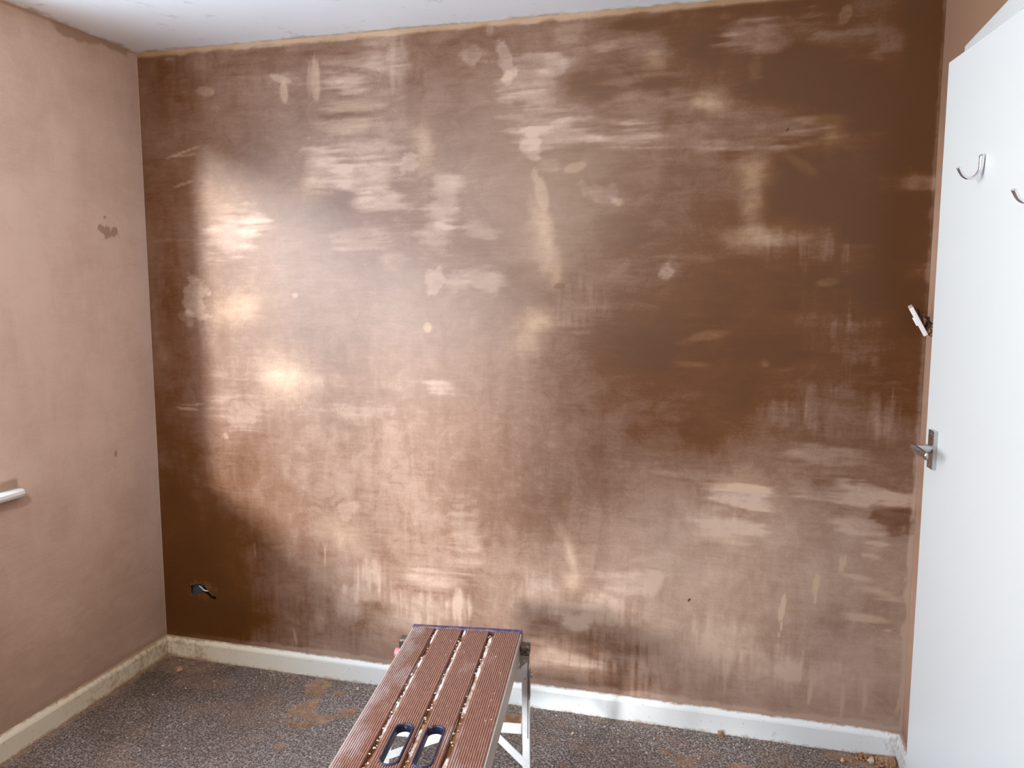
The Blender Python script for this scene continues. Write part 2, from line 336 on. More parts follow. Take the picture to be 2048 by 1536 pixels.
# hand placed dry (+) and damp (-) areas of the skim coat: x, z, rx, rz, angle, amount, kind
PATCHES = [(0.407, 1.436, 0.1201, 0.061, -10, 0.7, 's'), (0.22, 1.464, 0.0496, 0.087, 5, 0.75, 'e'), (0.182, 1.386, 0.0364, 0.0351, 0, 0.5, 'e'), (0.376, 1.71, 0.1196, 0.071, -25, 0.7, 'h'), (0.338, 1.841, 0.098, 0.0835, 0, 0.35, 's'),
 (0.463, 1.736, 0.0642, 0.037, -40, 0.5, 'h'), (0.601, 1.154, 0.1026, 0.0728, 10, 0.6, 's'), (0.57, 1.201, 0.1286, 0.0957, 0, 0.35, 's'), (0.389, 1.03, 0.1113, 0.0552, 0, 0.5, 'h'), (0.782, 1.935, 0.0763, 0.0708, 0, 0.6, 'h'),
 (0.719, 1.866, 0.0712, 0.0448, 0, 0.55, 's'), (0.763, 1.989, 0.0804, 0.0353, 0, 0.5, 'h'), (0.94, 1.912, 0.1172, 0.0524, 5, 0.8, 'h'), (0.996, 1.84, 0.0872, 0.0437, 5, 0.8, 'h'), (0.961, 1.998, 0.1164, 0.0242, 0, 0.45, 'h'),
 (0.891, 2.311, 0.1166, 0.0764, 0, 0.45, 'h'), (0.889, 2.234, 0.1072, 0.0273, 0, 0.6, 'h'), (1.025, 2.335, 0.0663, 0.0753, 0, 0.45, 'h'), (1.081, 2.281, 0.0376, 0.0669, 0, 0.4, 'v'), (0.865, 2.089, 0.0983, 0.0208, 0, 0.4, 'h'),
 (0.906, 2.156, 0.1071, 0.0172, 0, 0.35, 'h'), (0.747, 2.252, 0.02, 0.0605, 0, 0.6, 'v'), (0.61, 2.265, 0.045, 0.0122, 20, 0.6, 'e'), (0.623, 2.217, 0.0143, 0.0386, -5, 0.6, 'e'), (1.17, 2.006, 0.041, 0.0764, -15, 0.7, 's'),
 (1.113, 1.957, 0.0378, 0.0257, 0, 0.6, 'e'), (1.243, 1.816, 0.0519, 0.0771, 10, 0.75, 'h'), (1.204, 1.696, 0.0563, 0.0608, 0, 0.7, 'h'), (0.915, 1.683, 0.099, 0.0446, 0, 0.5, 'h'), (1.052, 1.716, 0.0771, 0.044, 0, 0.3, 'h'),
 (1.05, 1.61, 0.0484, 0.0319, 0, 0.5, 'h'), (1.202, 1.539, 0.0264, 0.044, 0, 0.7, 'e'), (1.287, 1.53, 0.0465, 0.0314, 0, 0.6, 'h'), (1.388, 1.547, 0.0511, 0.038, 10, 0.55, 'h'), (1.37, 1.702, 0.0546, 0.0308, 0, 0.5, 'h'),
 (1.172, 1.37, 0.0153, 0.0179, 0, 0.7, 'e'), (1.217, 1.164, 0.0478, 0.0254, 0, 0.5, 'h'), (0.9, 1.06, 0.1221, 0.0226, 0, 0.3, 'h'), (1.461, 2.271, 0.0245, 0.0565, -5, 0.65, 'e'), (1.355, 2.294, 0.0392, 0.0407, -20, 0.5, 'e'),
 (1.47, 2.213, 0.0175, 0.0227, 0, 0.7, 'e'), (1.408, 2.371, 0.0141, 0.0193, 0, 0.5, 'e'), (1.548, 2.232, 0.1034, 0.0642, 0, 0.45, 'h'), (1.616, 2.244, 0.034, 0.0319, 0, 0.55, 'h'), (1.582, 2.134, 0.0945, 0.0403, 5, 0.6, 'h'),
 (1.617, 2.075, 0.1539, 0.0356, 3, 0.55, 'h'), (1.634, 2.018, 0.1281, 0.0454, 5, 0.85, 'h'), (1.548, 1.989, 0.0348, 0.0574, -25, 0.8, 'e'), (1.703, 1.909, 0.0372, 0.0163, -15, 0.7, 'e'), (1.618, 1.921, 0.043, 0.0197, 0, 0.5, 'h'),
 (1.592, 1.823, 0.0208, 0.0579, -12, 0.75, 'e'), (1.566, 1.89, 0.0104, 0.0231, 0, 0.6, 'e'), (1.598, 1.706, 0.0313, 0.1003, -8, 0.85, 's'), (1.629, 1.571, 0.0313, 0.059, -10, 0.7, 's'), (1.585, 1.639, 0.07, 0.0841, 0, 0.35, 's'),
 (1.725, 1.462, 0.0773, 0.059, 0, 0.35, 'v'), (1.568, 1.401, 0.0621, 0.0516, 0, 0.8, 's'), (1.542, 1.314, 0.0537, 0.0521, 0, 0.5, 's'), (1.691, 1.377, 0.0781, 0.0273, 5, 0.4, 'h'), (1.805, 1.808, 0.0633, 0.0292, 20, 0.55, 'e'),
 (1.847, 1.791, 0.0231, 0.013, 15, 0.5, 'e'), (1.943, 2.282, 0.0875, 0.0338, 5, 0.45, 'h'), (1.96, 2.235, 0.0318, 0.0385, 0, 0.4, 's'), (1.798, 2.285, 0.0458, 0.014, 0, 0.45, 'h'), (1.666, 2.343, 0.0419, 0.0283, 0, 0.3, 'h'),
 (1.947, 2.089, 0.1121, 0.0469, 0, 0.4, 'h'), (2.135, 2.09, 0.0586, 0.0307, 5, 0.9, 's'), (2.013, 1.992, 0.1587, 0.0313, 3, 0.5, 'h'), (1.852, 1.999, 0.0983, 0.0318, 3, 0.5, 'h'), (2.25, 2.289, 0.0822, 0.0565, 0, 0.5, 'h'),
 (2.338, 2.296, 0.1467, 0.0442, 0, 0.4, 'h'), (2.173, 2.354, 0.0273, 0.0119, 0, 0.4, 'h'), (2.268, 2.183, 0.0209, 0.03, 0, 0.45, 'h'), (2.595, 2.247, 0.1252, 0.0461, 0, 0.35, 'h'), (2.522, 2.325, 0.0169, 0.0288, 20, 0.4, 'e'),
 (2.303, 2.023, 0.1195, 0.0606, 10, 0.35, 'h'), (2.465, 2.022, 0.065, 0.0209, 5, 0.45, 'h'), (2.503, 1.961, 0.0316, 0.0388, 0, 0.5, 's'), (2.61, 1.949, 0.0843, 0.0266, 0, 0.35, 'h'), (2.264, 1.872, 0.0485, 0.054, 0, 0.85, 's'),
 (2.275, 1.772, 0.0334, 0.0622, 5, 0.7, 's'), (2.286, 1.67, 0.0913, 0.0345, 0, 0.8, 's'), (2.339, 1.662, 0.0903, 0.0218, 0, 0.5, 'h'), (2.452, 1.629, 0.0884, 0.0541, 0, 0.3, 'v'), (2.768, 1.825, 0.0614, 0.0176, 3, 0.5, 'h'),
 (2.699, 1.834, 0.0692, 0.0444, 0, 0.25, 'v'), (2.755, 1.565, 0.0831, 0.0271, 0, 0.4, 'h'), (2.508, 1.528, 0.0322, 0.0124, -10, 0.5, 'e'), (2.57, 1.582, 0.1152, 0.0613, 0, 0.2, 'v'), (2.002, 1.561, 0.0227, 0.026, 0, 0.7, 'e'),
 (2.006, 1.578, 0.0404, 0.0406, 0, 0.3, 'h'), (2.14, 1.355, 0.0715, 0.0131, -12, 0.45, 'h'), (2.111, 1.263, 0.0482, 0.0099, 0, 0.45, 'h'), (2.33, 1.27, 0.0123, 0.0129, 0, 0.5, 'e'), (2.491, 1.411, 0.0885, 0.0628, 0, 0.25, 'v'),
 (2.61, 1.35, 0.0866, 0.0623, 0, 0.3, 'v'), (2.398, 1.105, 0.0916, 0.0358, 0, 0.35, 'v'), (2.577, 1.129, 0.1323, 0.0638, 0, 0.3, 'v'), (2.695, 1.094, 0.0574, 0.0632, 0, 0.3, 'v'), (2.259, 0.823, 0.0764, 0.0372, 3, 0.95, 'h'),
 (2.234, 0.856, 0.0959, 0.0135, 0, 0.8, 'h'), (2.316, 0.789, 0.0473, 0.0067, 4, 0.7, 'e'), (2.257, 0.899, 0.0794, 0.0302, 0, 0.4, 's'), (2.239, 0.72, 0.0965, 0.0239, 3, 0.6, 'h'), (2.173, 0.74, 0.0488, 0.0429, 0, 0.35, 'v'),
 (2.208, 0.683, 0.081, 0.0137, 3, 0.4, 'h'), (2.539, 0.974, 0.1045, 0.0454, 3, 0.5, 'h'), (2.604, 0.864, 0.1333, 0.0293, 3, 0.6, 'h'), (2.664, 0.844, 0.0879, 0.0356, 5, 0.5, 'h'), (2.638, 0.76, 0.0739, 0.036, 5, 0.5, 'h'),
 (2.736, 0.849, 0.036, 0.0161, 0, 0.5, 'h'), (2.779, 0.852, 0.02, 0.0224, 0, 0.4, 'e'), (2.692, 0.703, 0.0352, 0.0065, 2, 0.7, 'e'), (2.672, 0.661, 0.0295, 0.0066, 5, 0.5, 'e'), (2.639, 0.587, 0.0597, 0.01, 5, 0.7, 'h'),
 (2.723, 0.537, 0.0662, 0.0132, 10, 0.6, 'h'), (2.795, 0.545, 0.0174, 0.0295, 0, 0.6, 'e'), (2.653, 0.454, 0.06, 0.0117, 3, 0.6, 'h'), (2.79, 0.425, 0.0131, 0.0216, 0, 0.7, 'e'), (2.738, 0.419, 0.0118, 0.0033, 0, 0.6, 'e'),
 (2.414, 0.462, 0.0079, 0.0446, 9, 1.1, 'e'), (2.411, 0.392, 0.0024, 0.0345, 9, 0.8, 'e'), (2.515, 0.549, 0.0077, 0.0337, 3, 1.1, 'e'), (2.515, 0.502, 0.0023, 0.0169, 2, 0.7, 'e'), (2.586, 0.623, 0.0045, 0.0266, 3, 0.7, 'e'),
 (2.595, 0.628, 0.0045, 0.0266, 3, 0.7, 'e'), (2.48, 0.262, 0.0031, 0.0555, 5, 0.6, 'e'), (2.51, 0.174, 0.0039, 0.0418, 5, 0.9, 'e'), (2.611, 0.167, 0.0038, 0.0517, 0, 0.5, 'v'), (2.678, 0.177, 0.0038, 0.0514, 0, 0.5, 'v'),
 (2.785, 0.192, 0.0059, 0.0592, 8, 0.6, 'e'), (2.541, 0.227, 0.1399, 0.0518, 0, 0.3, 'v'), (2.154, 0.246, 0.1006, 0.0716, 0, 0.35, 'v'), (2.235, 0.328, 0.0986, 0.0706, 0, 0.3, 'v'), (2.367, 0.238, 0.1126, 0.0702, 0, 0.3, 'v'),
 (1.893, 0.495, 0.1044, 0.0324, 0, 0.5, 'h'), (1.988, 0.487, 0.0239, 0.0357, 0, 0.6, 'v'), (1.825, 0.407, 0.0797, 0.0456, 0, 0.55, 'v'), (1.808, 0.35, 0.1069, 0.0183, 0, 0.5, 'v'), (1.698, 0.576, 0.018, 0.0728, -15, 0.8, 's'),
 (1.699, 0.485, 0.0253, 0.0257, 0, 0.6, 's'), (1.59, 0.418, 0.074, 0.0744, 0, 0.4, 'v'), (1.71, 0.311, 0.0364, 0.026, 0, 0.8, 'h'), (1.684, 0.186, 0.1104, 0.0263, 0, 0.4, 'h'), (1.899, 0.195, 0.1236, 0.0368, 0, 0.3, 'h'),
 (1.718, 0.367, 0.0724, 0.0369, 0, 0.5, 'h'), (0.937, 0.429, 0.0624, 0.0552, 0, 0.65, 'v'), (0.915, 0.348, 0.0943, 0.0238, 0, 0.5, 'v'), (0.84, 0.29, 0.0426, 0.0502, 0, 0.5, 'v'), (1.19, 0.425, 0.0995, 0.0386, 0, 0.5, 'h'),
 (1.287, 0.339, 0.0294, 0.0577, 0, 0.7, 'v'), (1.169, 0.316, 0.1204, 0.0487, 0, 0.45, 'v'), (1.047, 0.263, 0.144, 0.0277, 0, 0.4, 'v'), (1.308, 0.597, 0.0483, 0.1129, 0, 0.4, 'h'), (0.806, 0.594, 0.0845, 0.0492, 10, 0.35, 's'),
 (0.71, 0.225, 0.0218, 0.0408, -5, 0.35, 'v'), (0.598, 0.14, 0.0067, 0.029, -10, 0.6, 'e'), (0.432, 0.482, 0.0045, 0.0287, 0, 0.4, 'e'), (0.739, 0.489, 0.0043, 0.0439, 4, 0.5, 'e'), (0.183, 2.023, 0.0778, 0.0056, -14, 0.6, 'e'),
 (0.198, 2.011, 0.0488, 0.0037, -2, 0.5, 'e'), (0.176, 1.905, 0.0447, 0.0056, -12, 0.6, 'e'), (0.151, 1.034, 0.051, 0.006, 2, 0.75, 'e'), (0.175, 1.051, 0.0554, 0.004, -2, 0.5, 'e'), (0.147, 2.368, 0.0221, 0.0072, 0, 0.4, 'e'),
 (0.293, 2.242, 0.039, 0.018, 10, 0.5, 'e'), (0.131, 1.695, 0.0907, 0.0057, 0, 0.2, 'h'), (0.322, 0.934, 0.009, 0.014, -30, 0.7, 'e'), (0.046, 1.236, 0.0328, 0.0359, 0, 0.3, 's'), (0.85, 0.675, 0.0418, 0.0351, 0, 0.4, 'e'),
 (0.644, 1.484, 0.0126, 0.0093, 0, 0.6, 'e'), (2.231, 1.958, 0.2128, 0.0123, -8, 0.3, 'h'), (2.351, 1.938, 0.1484, 0.0106, -10, 0.3, 'h'), (2.397, 1.905, 0.0736, 0.0121, 40, 0.3, 'h'), (2.793, 0.853, 0.0028, 0.2875, 3, 0.5, 'e'),
 (0.759, 1.168, 0.3739, 0.0264, 0, 0.2, 'h'), (2.104, 0.89, 0.0982, 0.0136, 0, 0.2, 'h'), (0.163, 2.272, 0.1326, 0.1092, 0, -0.45, 's'), (0.89, 2.277, 0.107, 0.0085, 8, -0.5, 'h'), (0.866, 2.121, 0.108, 0.0086, 0, -0.5, 'h'),
 (0.872, 2.355, 0.1168, 0.0339, 0, -0.35, 'h'), (1.135, 2.177, 0.0373, 0.1007, 0, -0.25, 'v'), (1.701, 2.142, 0.1007, 0.0446, 0, -0.4, 'h'), (1.783, 2.185, 0.1319, 0.0472, 0, -0.3, 'h'), (1.961, 2.165, 0.0637, 0.031, 0, -0.4, 'h'),
 (2.1, 2.24, 0.0926, 0.0759, 0, -0.45, 's'), (1.926, 2.345, 0.0956, 0.0153, 0, -0.4, 'h'), (1.634, 2.082, 0.1022, 0.0097, 0, -0.4, 'h'), (1.995, 2.055, 0.0476, 0.039, 0, -0.35, 's'), (2.401, 2.159, 0.1455, 0.0889, 0, -0.4, 'h'),
 (2.342, 2.193, 0.0883, 0.0327, -15, -0.4, 'h'), (2.547, 2.091, 0.1415, 0.0881, 0, -0.5, 's'), (2.751, 2.136, 0.0541, 0.2146, 0, -0.6, 's'), (2.731, 2.265, 0.054, 0.085, 0, -0.5, 's'), (2.355, 1.846, 0.067, 0.0766, 0, -0.45, 's'),
 (2.489, 1.781, 0.1742, 0.0911, 0, -0.5, 's'), (2.694, 1.923, 0.069, 0.0881, 0, -0.5, 's'), (2.708, 1.671, 0.0835, 0.09, 0, -0.6, 's'), (2.593, 1.703, 0.0712, 0.0454, 0, -0.4, 'h'), (2.645, 1.52, 0.1137, 0.0459, 0, -0.5, 'h'),
 (2.789, 1.445, 0.0415, 0.0607, 0, -0.5, 's'), (2.485, 1.551, 0.0881, 0.062, 0, -0.3, 's'), (2.169, 1.456, 0.0944, 0.0807, 0, -0.3, 's'), (2.283, 1.312, 0.1393, 0.0566, 0, -0.45, 's'), (2.375, 1.298, 0.0912, 0.0401, 0, -0.4, 'h'),
 (2.256, 1.165, 0.094, 0.0821, -40, -0.5, 's'), (2.133, 1.027, 0.0808, 0.0672, 0, -0.4, 's'), (1.857, 1.685, 0.0829, 0.0653, 0, -0.35, 'h'), (1.963, 1.306, 0.132, 0.1002, 0, -0.3, 's'), (2.513, 0.882, 0.0452, 0.0262, 0, -0.5, 'h'),
 (2.739, 0.793, 0.0723, 0.0452, 10, -0.6, 'e'), (2.623, 0.443, 0.1661, 0.0589, 0, -0.3, 's'), (2.726, 0.471, 0.059, 0.0997, 0, -0.3, 's'), (2.74, 0.186, 0.0748, 0.068, 0, -0.3, 's'), (1.809, 0.239, 0.1613, 0.0555, 0, -0.5, 'v'),
 (1.882, 0.137, 0.1066, 0.0556, 0, -0.5, 'v'), (1.479, 0.217, 0.1144, 0.0382, 0, -0.3, 'h'), (1.61, 0.28, 0.0835, 0.0263, 0, -0.3, 'h'), (0.164, 0.163, 0.216, 0.1288, 0, -0.35, 's'), (0.533, 0.205, 0.3379, 0.083, 0, -0.3, 'v'),
 (1.17, 0.394, 0.12, 0.0155, 0, -0.3, 'h'), (0.965, 0.274, 0.0626, 0.0398, 0, -0.3, 'v'), (0.084, 0.865, 0.118, 0.3073, 0, -0.3, 's'), (0.117, 1.463, 0.0688, 0.39, 0, -0.3, 's'), (1.264, 2.102, 0.1096, 0.1001, 0, -0.2, 's'),
 (0.729, 2.184, 0.1205, 0.1045, 0, -0.15, 's'), (1.652, 1.517, 0.0174, 0.0101, 0, -0.9, 'e'), (1.338, 2.328, 0.1072, 0.0325, 0, -0.3, 'h'), (0.613, 2.331, 0.204, 0.0435, 0, -0.3, 'h'), (0.427, 0.883, 0.2003, 0.1192, 0, -0.2, 's'),
 (0.637, 0.659, 0.2602, 0.1192, 0, -0.1, 's'), (0.05, 0.278, 0.1945, 0.1289, 0, -0.4, 's')]

# ------------------------------------------------------------------ back wall
def grid_mesh(name, xs, ys, to3d, attr_name, attr, mat, skip=None):
    nx, ny = len(xs), len(ys)
    X, Y = np.meshgrid(xs, ys); co = to3d(X, Y).reshape(-1, 3)
    i = np.arange(nx*ny).reshape(ny, nx)
    q = np.stack([i[:-1, :-1], i[:-1, 1:], i[1:, 1:], i[1:, :-1]], -1)
    if skip is not None: q = q[~skip]
    q = q.reshape(-1, 4)
    me = bpy.data.meshes.new(name)
    me.vertices.add(nx*ny); me.vertices.foreach_set('co', co.astype(np.float32).ravel())
    me.loops.add(q.size); me.loops.foreach_set('vertex_index', q.astype(np.int32).ravel())
    me.polygons.add(len(q)); me.polygons.foreach_set('loop_start', (np.arange(len(q))*4).astype(np.int32))
    me.update(calc_edges=True)
    a = me.attributes.new(attr_name, 'FLOAT', 'POINT'); a.data.foreach_set('value', attr.astype(np.float32).ravel())
    me.polygons.foreach_set('use_smooth', np.ones(len(q), dtype=bool))
    me.materials.append(mat)
    return me
def patch_field(X, Z, base):
    wx = (fbm(X*9, Z*9, 1, 3)-0.5)*0.055; wz = (fbm(X*9, Z*9, 31, 3)-0.5)*0.045
    fx = (fbm(X*40, Z*40, 5, 3)-0.5)*0.014; fz = (fbm(X*40, Z*40, 45, 3)-0.5)*0.014
    hs = fbm(X*7, Z*75, 61, 4); vs = fbm(X*80, Z*8, 71, 4); bl = fbm(X*30, Z*30, 81, 4); g2 = fbm(X*22, Z*70, 85, 5, 0.65)
    A = np.full(X.shape, base); O = np.zeros(X.shape)
    for (cx, cz, rx, rz, ang, amt, k) in PATCHES:
        R = max(rx, rz)*2.2 + 0.06
        ix = np.where(np.abs(X[0]-cx) < R)[0]; iz = np.where(np.abs(Z[:, 0]-cz) < R)[0]
        if len(ix) == 0 or len(iz) == 0: continue
        sl = (slice(iz[0], iz[-1]+1), slice(ix[0], ix[-1]+1))
        small = min(rx, rz) < 0.022
        wk = 0.12 if small else 1.0
        dx = X[sl]-cx + wx[sl]*wk + fx[sl]*(0.25 if small else 1); dz = -(Z[sl]-cz) + wz[sl]*wk + fz[sl]*(0.25 if small else 1)
        c, s = math.cos(math.radians(ang)), math.sin(math.radians(ang))
        u = dx*c + dz*s; v = -dx*s + dz*c
        d = np.sqrt((u/rx)**2 + (v/rz)**2)
        if k == 's': m_ = np.exp(-(d*0.95)**2*1.1)*(0.8+0.4*bl[sl])
        elif k == 'e': m_ = sstep(1.25, 0.8, d + (0 if small else 1)*((0.5-bl[sl])*1.3 + (0.5-g2[sl])*0.9))
        elif k == 'h': m_ = sstep(1.5, 0.55, d + (0.5-hs[sl])*1.5)*(0.55+0.9*hs[sl])
        else: m_ = sstep(1.5, 0.55, d + (0.5-vs[sl])*1.5)*(0.55+0.9*vs[sl])
        if not small: m_ = m_*(0.55+0.9*g2[sl])
        A[sl] += amt*(0.34 if small and cx > 1.4 and cz > 0.9 else 0.42)*m_
        if amt > 0 and (k == 's' or small): O[sl] = np.maximum(O[sl], amt*m_*(0.5 if small else 0.85))
    return A, O
xs = np.linspace(0, W, 467); zs = np.linspace(0, H, 401)
X, Z = np.meshgrid(xs, zs)
A, OC = patch_field(X, Z, 0.39)
# dried rim of plaster along the ceiling line and down the corner, darker band low down on the left
A += 0.42*sstep(0.022, 0.012, H-Z + (fbm(X*20, Z*0, 8)-0.5)*0.02)
A += 0.35*sstep(0.016, 0.006, W-X + (fbm(Z*25, X*0, 9)-0.5)*0.012)
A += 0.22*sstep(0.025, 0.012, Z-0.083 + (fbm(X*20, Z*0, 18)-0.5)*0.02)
A += (fbm(X*3, Z*3, 21, 4)-0.5)*0.30
for dx_, dz_, r_ in ((2.113, 0.455, 0.004), (2.716, 2.205, 0.004), (2.37, 2.0, 0.003)): A -= 2.0*sstep(1.4, 0.7, np.hypot(X-dx_, Z-dz_)/r_)
# part damp skim, part painted shade: darker towards the upper right
A += (0.20*sstep(0.35, 0.8, X) + 0.26*sstep(1.7, 2.1, X))*sstep(1.2, 0.55, Z)  # lower right lifted: window light painted in on top of drier skim
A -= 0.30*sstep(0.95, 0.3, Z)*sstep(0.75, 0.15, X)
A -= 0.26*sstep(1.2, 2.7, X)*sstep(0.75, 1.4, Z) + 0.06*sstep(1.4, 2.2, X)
# broken hole over the old socket
hx, hz = 0.178, 0.292
poly = [(0.128, 0.306), (0.150, 0.313), (0.172, 0.318), (0.190, 0.312), (0.198, 0.298), (0.214, 0.290), (0.232, 0.280), (0.246, 0.264), (0.240, 0.259),
        (0.214, 0.263), (0.205, 0.276), (0.190, 0.284), (0.178, 0.281), (0.156, 0.272), (0.136, 0.263), (0.130, 0.284)]
def inpoly(px, pz, P):
    r = np.zeros(px.shape, bool); j = len(P)-1
    for i in range(len(P)):
        xi, zi = P[i]; xj, zj = P[j]
        c = ((zi > pz) != (zj > pz)) & (px < (xj-xi)*(pz-zi)/(zj-zi+1e-12)+xi); r ^= c; j = i
    return r
# fine local grid around the hole
xs = np.unique(np.concatenate([xs, np.arange(0.11, 0.262, 0.0015)])); zs = np.unique(np.concatenate([zs, np.arange(0.245, 0.335, 0.0015)]))
def bil(A_, x0, z0, xn, zn):
    t = np.array([np.interp(xn, x0, r) for r in A_]); return np.array([np.interp(zn, z0, c) for c in t.T]).T
OC = np.maximum(OC, 0.8*sstep(0.022, 0.012, H-Z))
A = bil(A, np.linspace(0, W, 467), np.linspace(0, H, 401), xs, zs); OC = bil(OC, np.linspace(0, W, 467), np.linspace(0, H, 401), xs, zs)
X, Z = np.meshgrid(xs, zs)
dh = np.sqrt(((X-hx)/0.07)**2 + ((Z-hz)/0.035)**2)
A += 0.28*sstep(1.25, 0.9, dh + (fbm(X*60, Z*60, 3)-0.5)*0.8)
xc = (xs[:-1]+xs[1:])/2; zc = (zs[:-1]+zs[1:])/2; XC, ZC = np.meshgrid(xc, zc)
skip = inpoly(XC + (fbm(XC*150, ZC*150, 4)-0.5)*0.006, ZC + (fbm(XC*150, ZC*150, 14)-0.5)*0.006, poly)
bulge = lambda X, Z: -0.0022*(fbm(X*1.3, Z*1.3, 90, 2)-0.5)*2
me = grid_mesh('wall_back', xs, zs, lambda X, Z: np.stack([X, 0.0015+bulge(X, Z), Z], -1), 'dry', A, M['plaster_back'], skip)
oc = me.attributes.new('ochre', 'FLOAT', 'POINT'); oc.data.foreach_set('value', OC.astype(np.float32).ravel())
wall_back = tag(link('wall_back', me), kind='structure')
hb = bmesh.new()
add_box(hb, -0.3, W+0.3, 0.05, 0.15, -0.1, H+0.1)
from_bm('wall_core', hb, M['brick'], wall_back)
# cavity: open-fronted box behind the hole, with the corner of a back box, a cable end
cb = bmesh.new(); v = add_box(cb, 0.115, 0.26, 0.003, 0.046, 0.245, 0.335)
bmesh.ops.delete(cb, geom=[f for f in cb.faces if all(abs(w.co.y-0.003) < 1e-5 for w in f.verts)], context='FACES')
from_bm('socket_cavity', cb, M['cavity'], wall_back)
box('back_box', (0.122, 0.176, 0.012, 0.030, 0.255, 0.330), M['back_box'], wall_back, 0.002)
tb = bmesh.new(); tube(tb, smooth_pts([(0.160, 0.010, 0.303), (0.176, 0.004, 0.299), (0.192, 0.0, 0.291), (0.206, 0.006, 0.288)], 4), 0.0022, 8)
from_bm('cable_end', tb, M['switch'], wall_back, True)
tb = bmesh.new(); tube(tb, smooth_pts([(0.205, 0.012, 0.287), (0.222, 0.008, 0.274), (0.238, 0.012, 0.268)], 4), 0.004, 8)
from_bm('cable_sheath', tb, M['mud'], wall_back, True)

# ------------------------------------------------------------------ left wall with the window opening
T = 0.27
def plate_dry(name, xs, ys, to3d, seed, base, extra=None, skipf=None, mat='plaster_dry'):
    X, Y = np.meshgrid(xs, ys)
    A = np.full(X.shape, base) + (fbm(X*2.5, Y*2.5, seed, 4)-0.5)*0.5
    if extra is not None: A = extra(X, Y, A)
    sk = None
    if skipf is not None:
        xc = (xs[:-1]+xs[1:])/2; yc = (ys[:-1]+ys[1:])/2; XC, YC = np.meshgrid(xc, yc); sk = skipf(XC, YC)
    return grid_mesh(name, xs, ys, to3d, 'dry', A, M[mat], sk)
def left_extra(Y, Z, A):
    def blob(y, z, ry, rz, amt, k=1.0, sd=0):
        d = np.sqrt(((Y-y + (fbm(Y*35, Z*35, sd)-0.5)*ry*2.2)/ry)**2 + ((Z-z + (fbm(Y*35, Z*35, sd+9)-0.5)*rz*2.2)/rz)**2)
        return amt*sstep(1.2, 0.6, d)
    A = A - blob(-0.236, 1.728, 0.014, 0.022, 0.75, sd=1) - blob(-0.210, 1.712, 0.022, 0.026, 0.85, sd=2) - blob(-0.170, 1.715, 0.016, 0.022, 0.85, sd=3)
    A = A - blob(-0.216, 1.765, 0.006, 0.004, 0.9, sd=3) - blob(-0.225, 0.893, 0.009, 0.010, 0.8, sd=4)
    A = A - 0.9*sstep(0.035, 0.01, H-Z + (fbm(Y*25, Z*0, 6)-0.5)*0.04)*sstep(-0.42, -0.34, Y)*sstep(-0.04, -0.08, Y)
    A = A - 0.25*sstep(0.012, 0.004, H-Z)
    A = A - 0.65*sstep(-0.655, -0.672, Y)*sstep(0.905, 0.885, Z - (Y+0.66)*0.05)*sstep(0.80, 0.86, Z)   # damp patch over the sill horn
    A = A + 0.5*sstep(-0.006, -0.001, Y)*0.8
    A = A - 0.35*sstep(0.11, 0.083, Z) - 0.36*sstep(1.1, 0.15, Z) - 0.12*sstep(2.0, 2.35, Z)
    return A
ys = np.unique(np.concatenate([np.arange(-DEPTH, -1.2, 0.05), np.arange(-1.2, 0, 0.006), [0, LY0, LY1]]))
zs2 = np.unique(np.concatenate([np.arange(0, H, 0.0062), [H, LZ0, LZ1]]))
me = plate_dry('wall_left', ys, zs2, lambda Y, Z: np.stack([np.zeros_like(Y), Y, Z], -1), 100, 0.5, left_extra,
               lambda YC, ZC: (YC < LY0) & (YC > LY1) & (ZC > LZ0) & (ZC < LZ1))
wall_left = tag(link('wall_left', me), kind='structure')
bm = bmesh.new()
add_box(bm, -T, -0.005, -DEPTH-0.2, LY1, -0.1, H+0.1); add_box(bm, -T, -0.005, LY0, 0.15, -0.1, H+0.1)
add_box(bm, -T, -0.005, LY1, LY0, -0.1, LZ0-0.001); add_box(bm, -T, -0.005, LY1, LY0, LZ1, H+0.1)
from_bm('wall_core', bm, M['plaster_dry'], wall_left)

def window(root, axis_pts, n_lights):
    """axis_pts: function (s, depth, z) -> world; s along the width"""
    f, S, z0, z1 = axis_pts
    def bx(name, s0, s1, d0, d1, za, zb, mat, par):
        bm = bmesh.new(); v = add_box(bm, s0, s1, d0, d1, za, zb)
        for w in bm.verts: w.co = Vector(f(w.co.x, w.co.y, w.co.z))
        return from_bm(name, bm, mat, par)
    fw = 0.055
    bm = bmesh.new()
    for (a, b, c, d) in ((0, S, z0, z0+fw), (0, S, z1-fw, z1), (0, fw, z0+fw, z1-fw), (S-fw, S, z0+fw, z1-fw)): add_box(bm, a, b, -0.17, -0.11, c, d)
    for w in bm.verts: w.co = Vector(f(w.co.x, w.co.y, w.co.z))
    from_bm('window_frame', bm, M['upvc'], root)
    for i in range(1, n_lights): bx('mullion', S*i/n_lights-0.03, S*i/n_lights+0.03, -0.17, -0.11, z0+fw, z1-fw, M['upvc'], root)
    for i in range(n_lights):
        a = S*i/n_lights + (fw if i == 0 else 0.03); b = S*(i+1)/n_lights - (fw if i == n_lights-1 else 0.03)
        bx('pane', a, b, -0.142, -0.138, z0+fw, z1-fw, M['glass'], root)
w1 = bpy.data.objects.new('window_1', None); COL.objects.link(w1); w1.location = (-0.14, LY0, LZ0); tag(w1, kind='structure')
bpy.context.view_layer.update()
def reparent(root):
    inv = root.matrix_world.inverted()
    for c in root.children: c.matrix_parent_inverse = inv
window(w1, (lambda s, d, z: (d, LY0-s, z), LY0-LY1, LZ0+0.025, LZ1), 3)
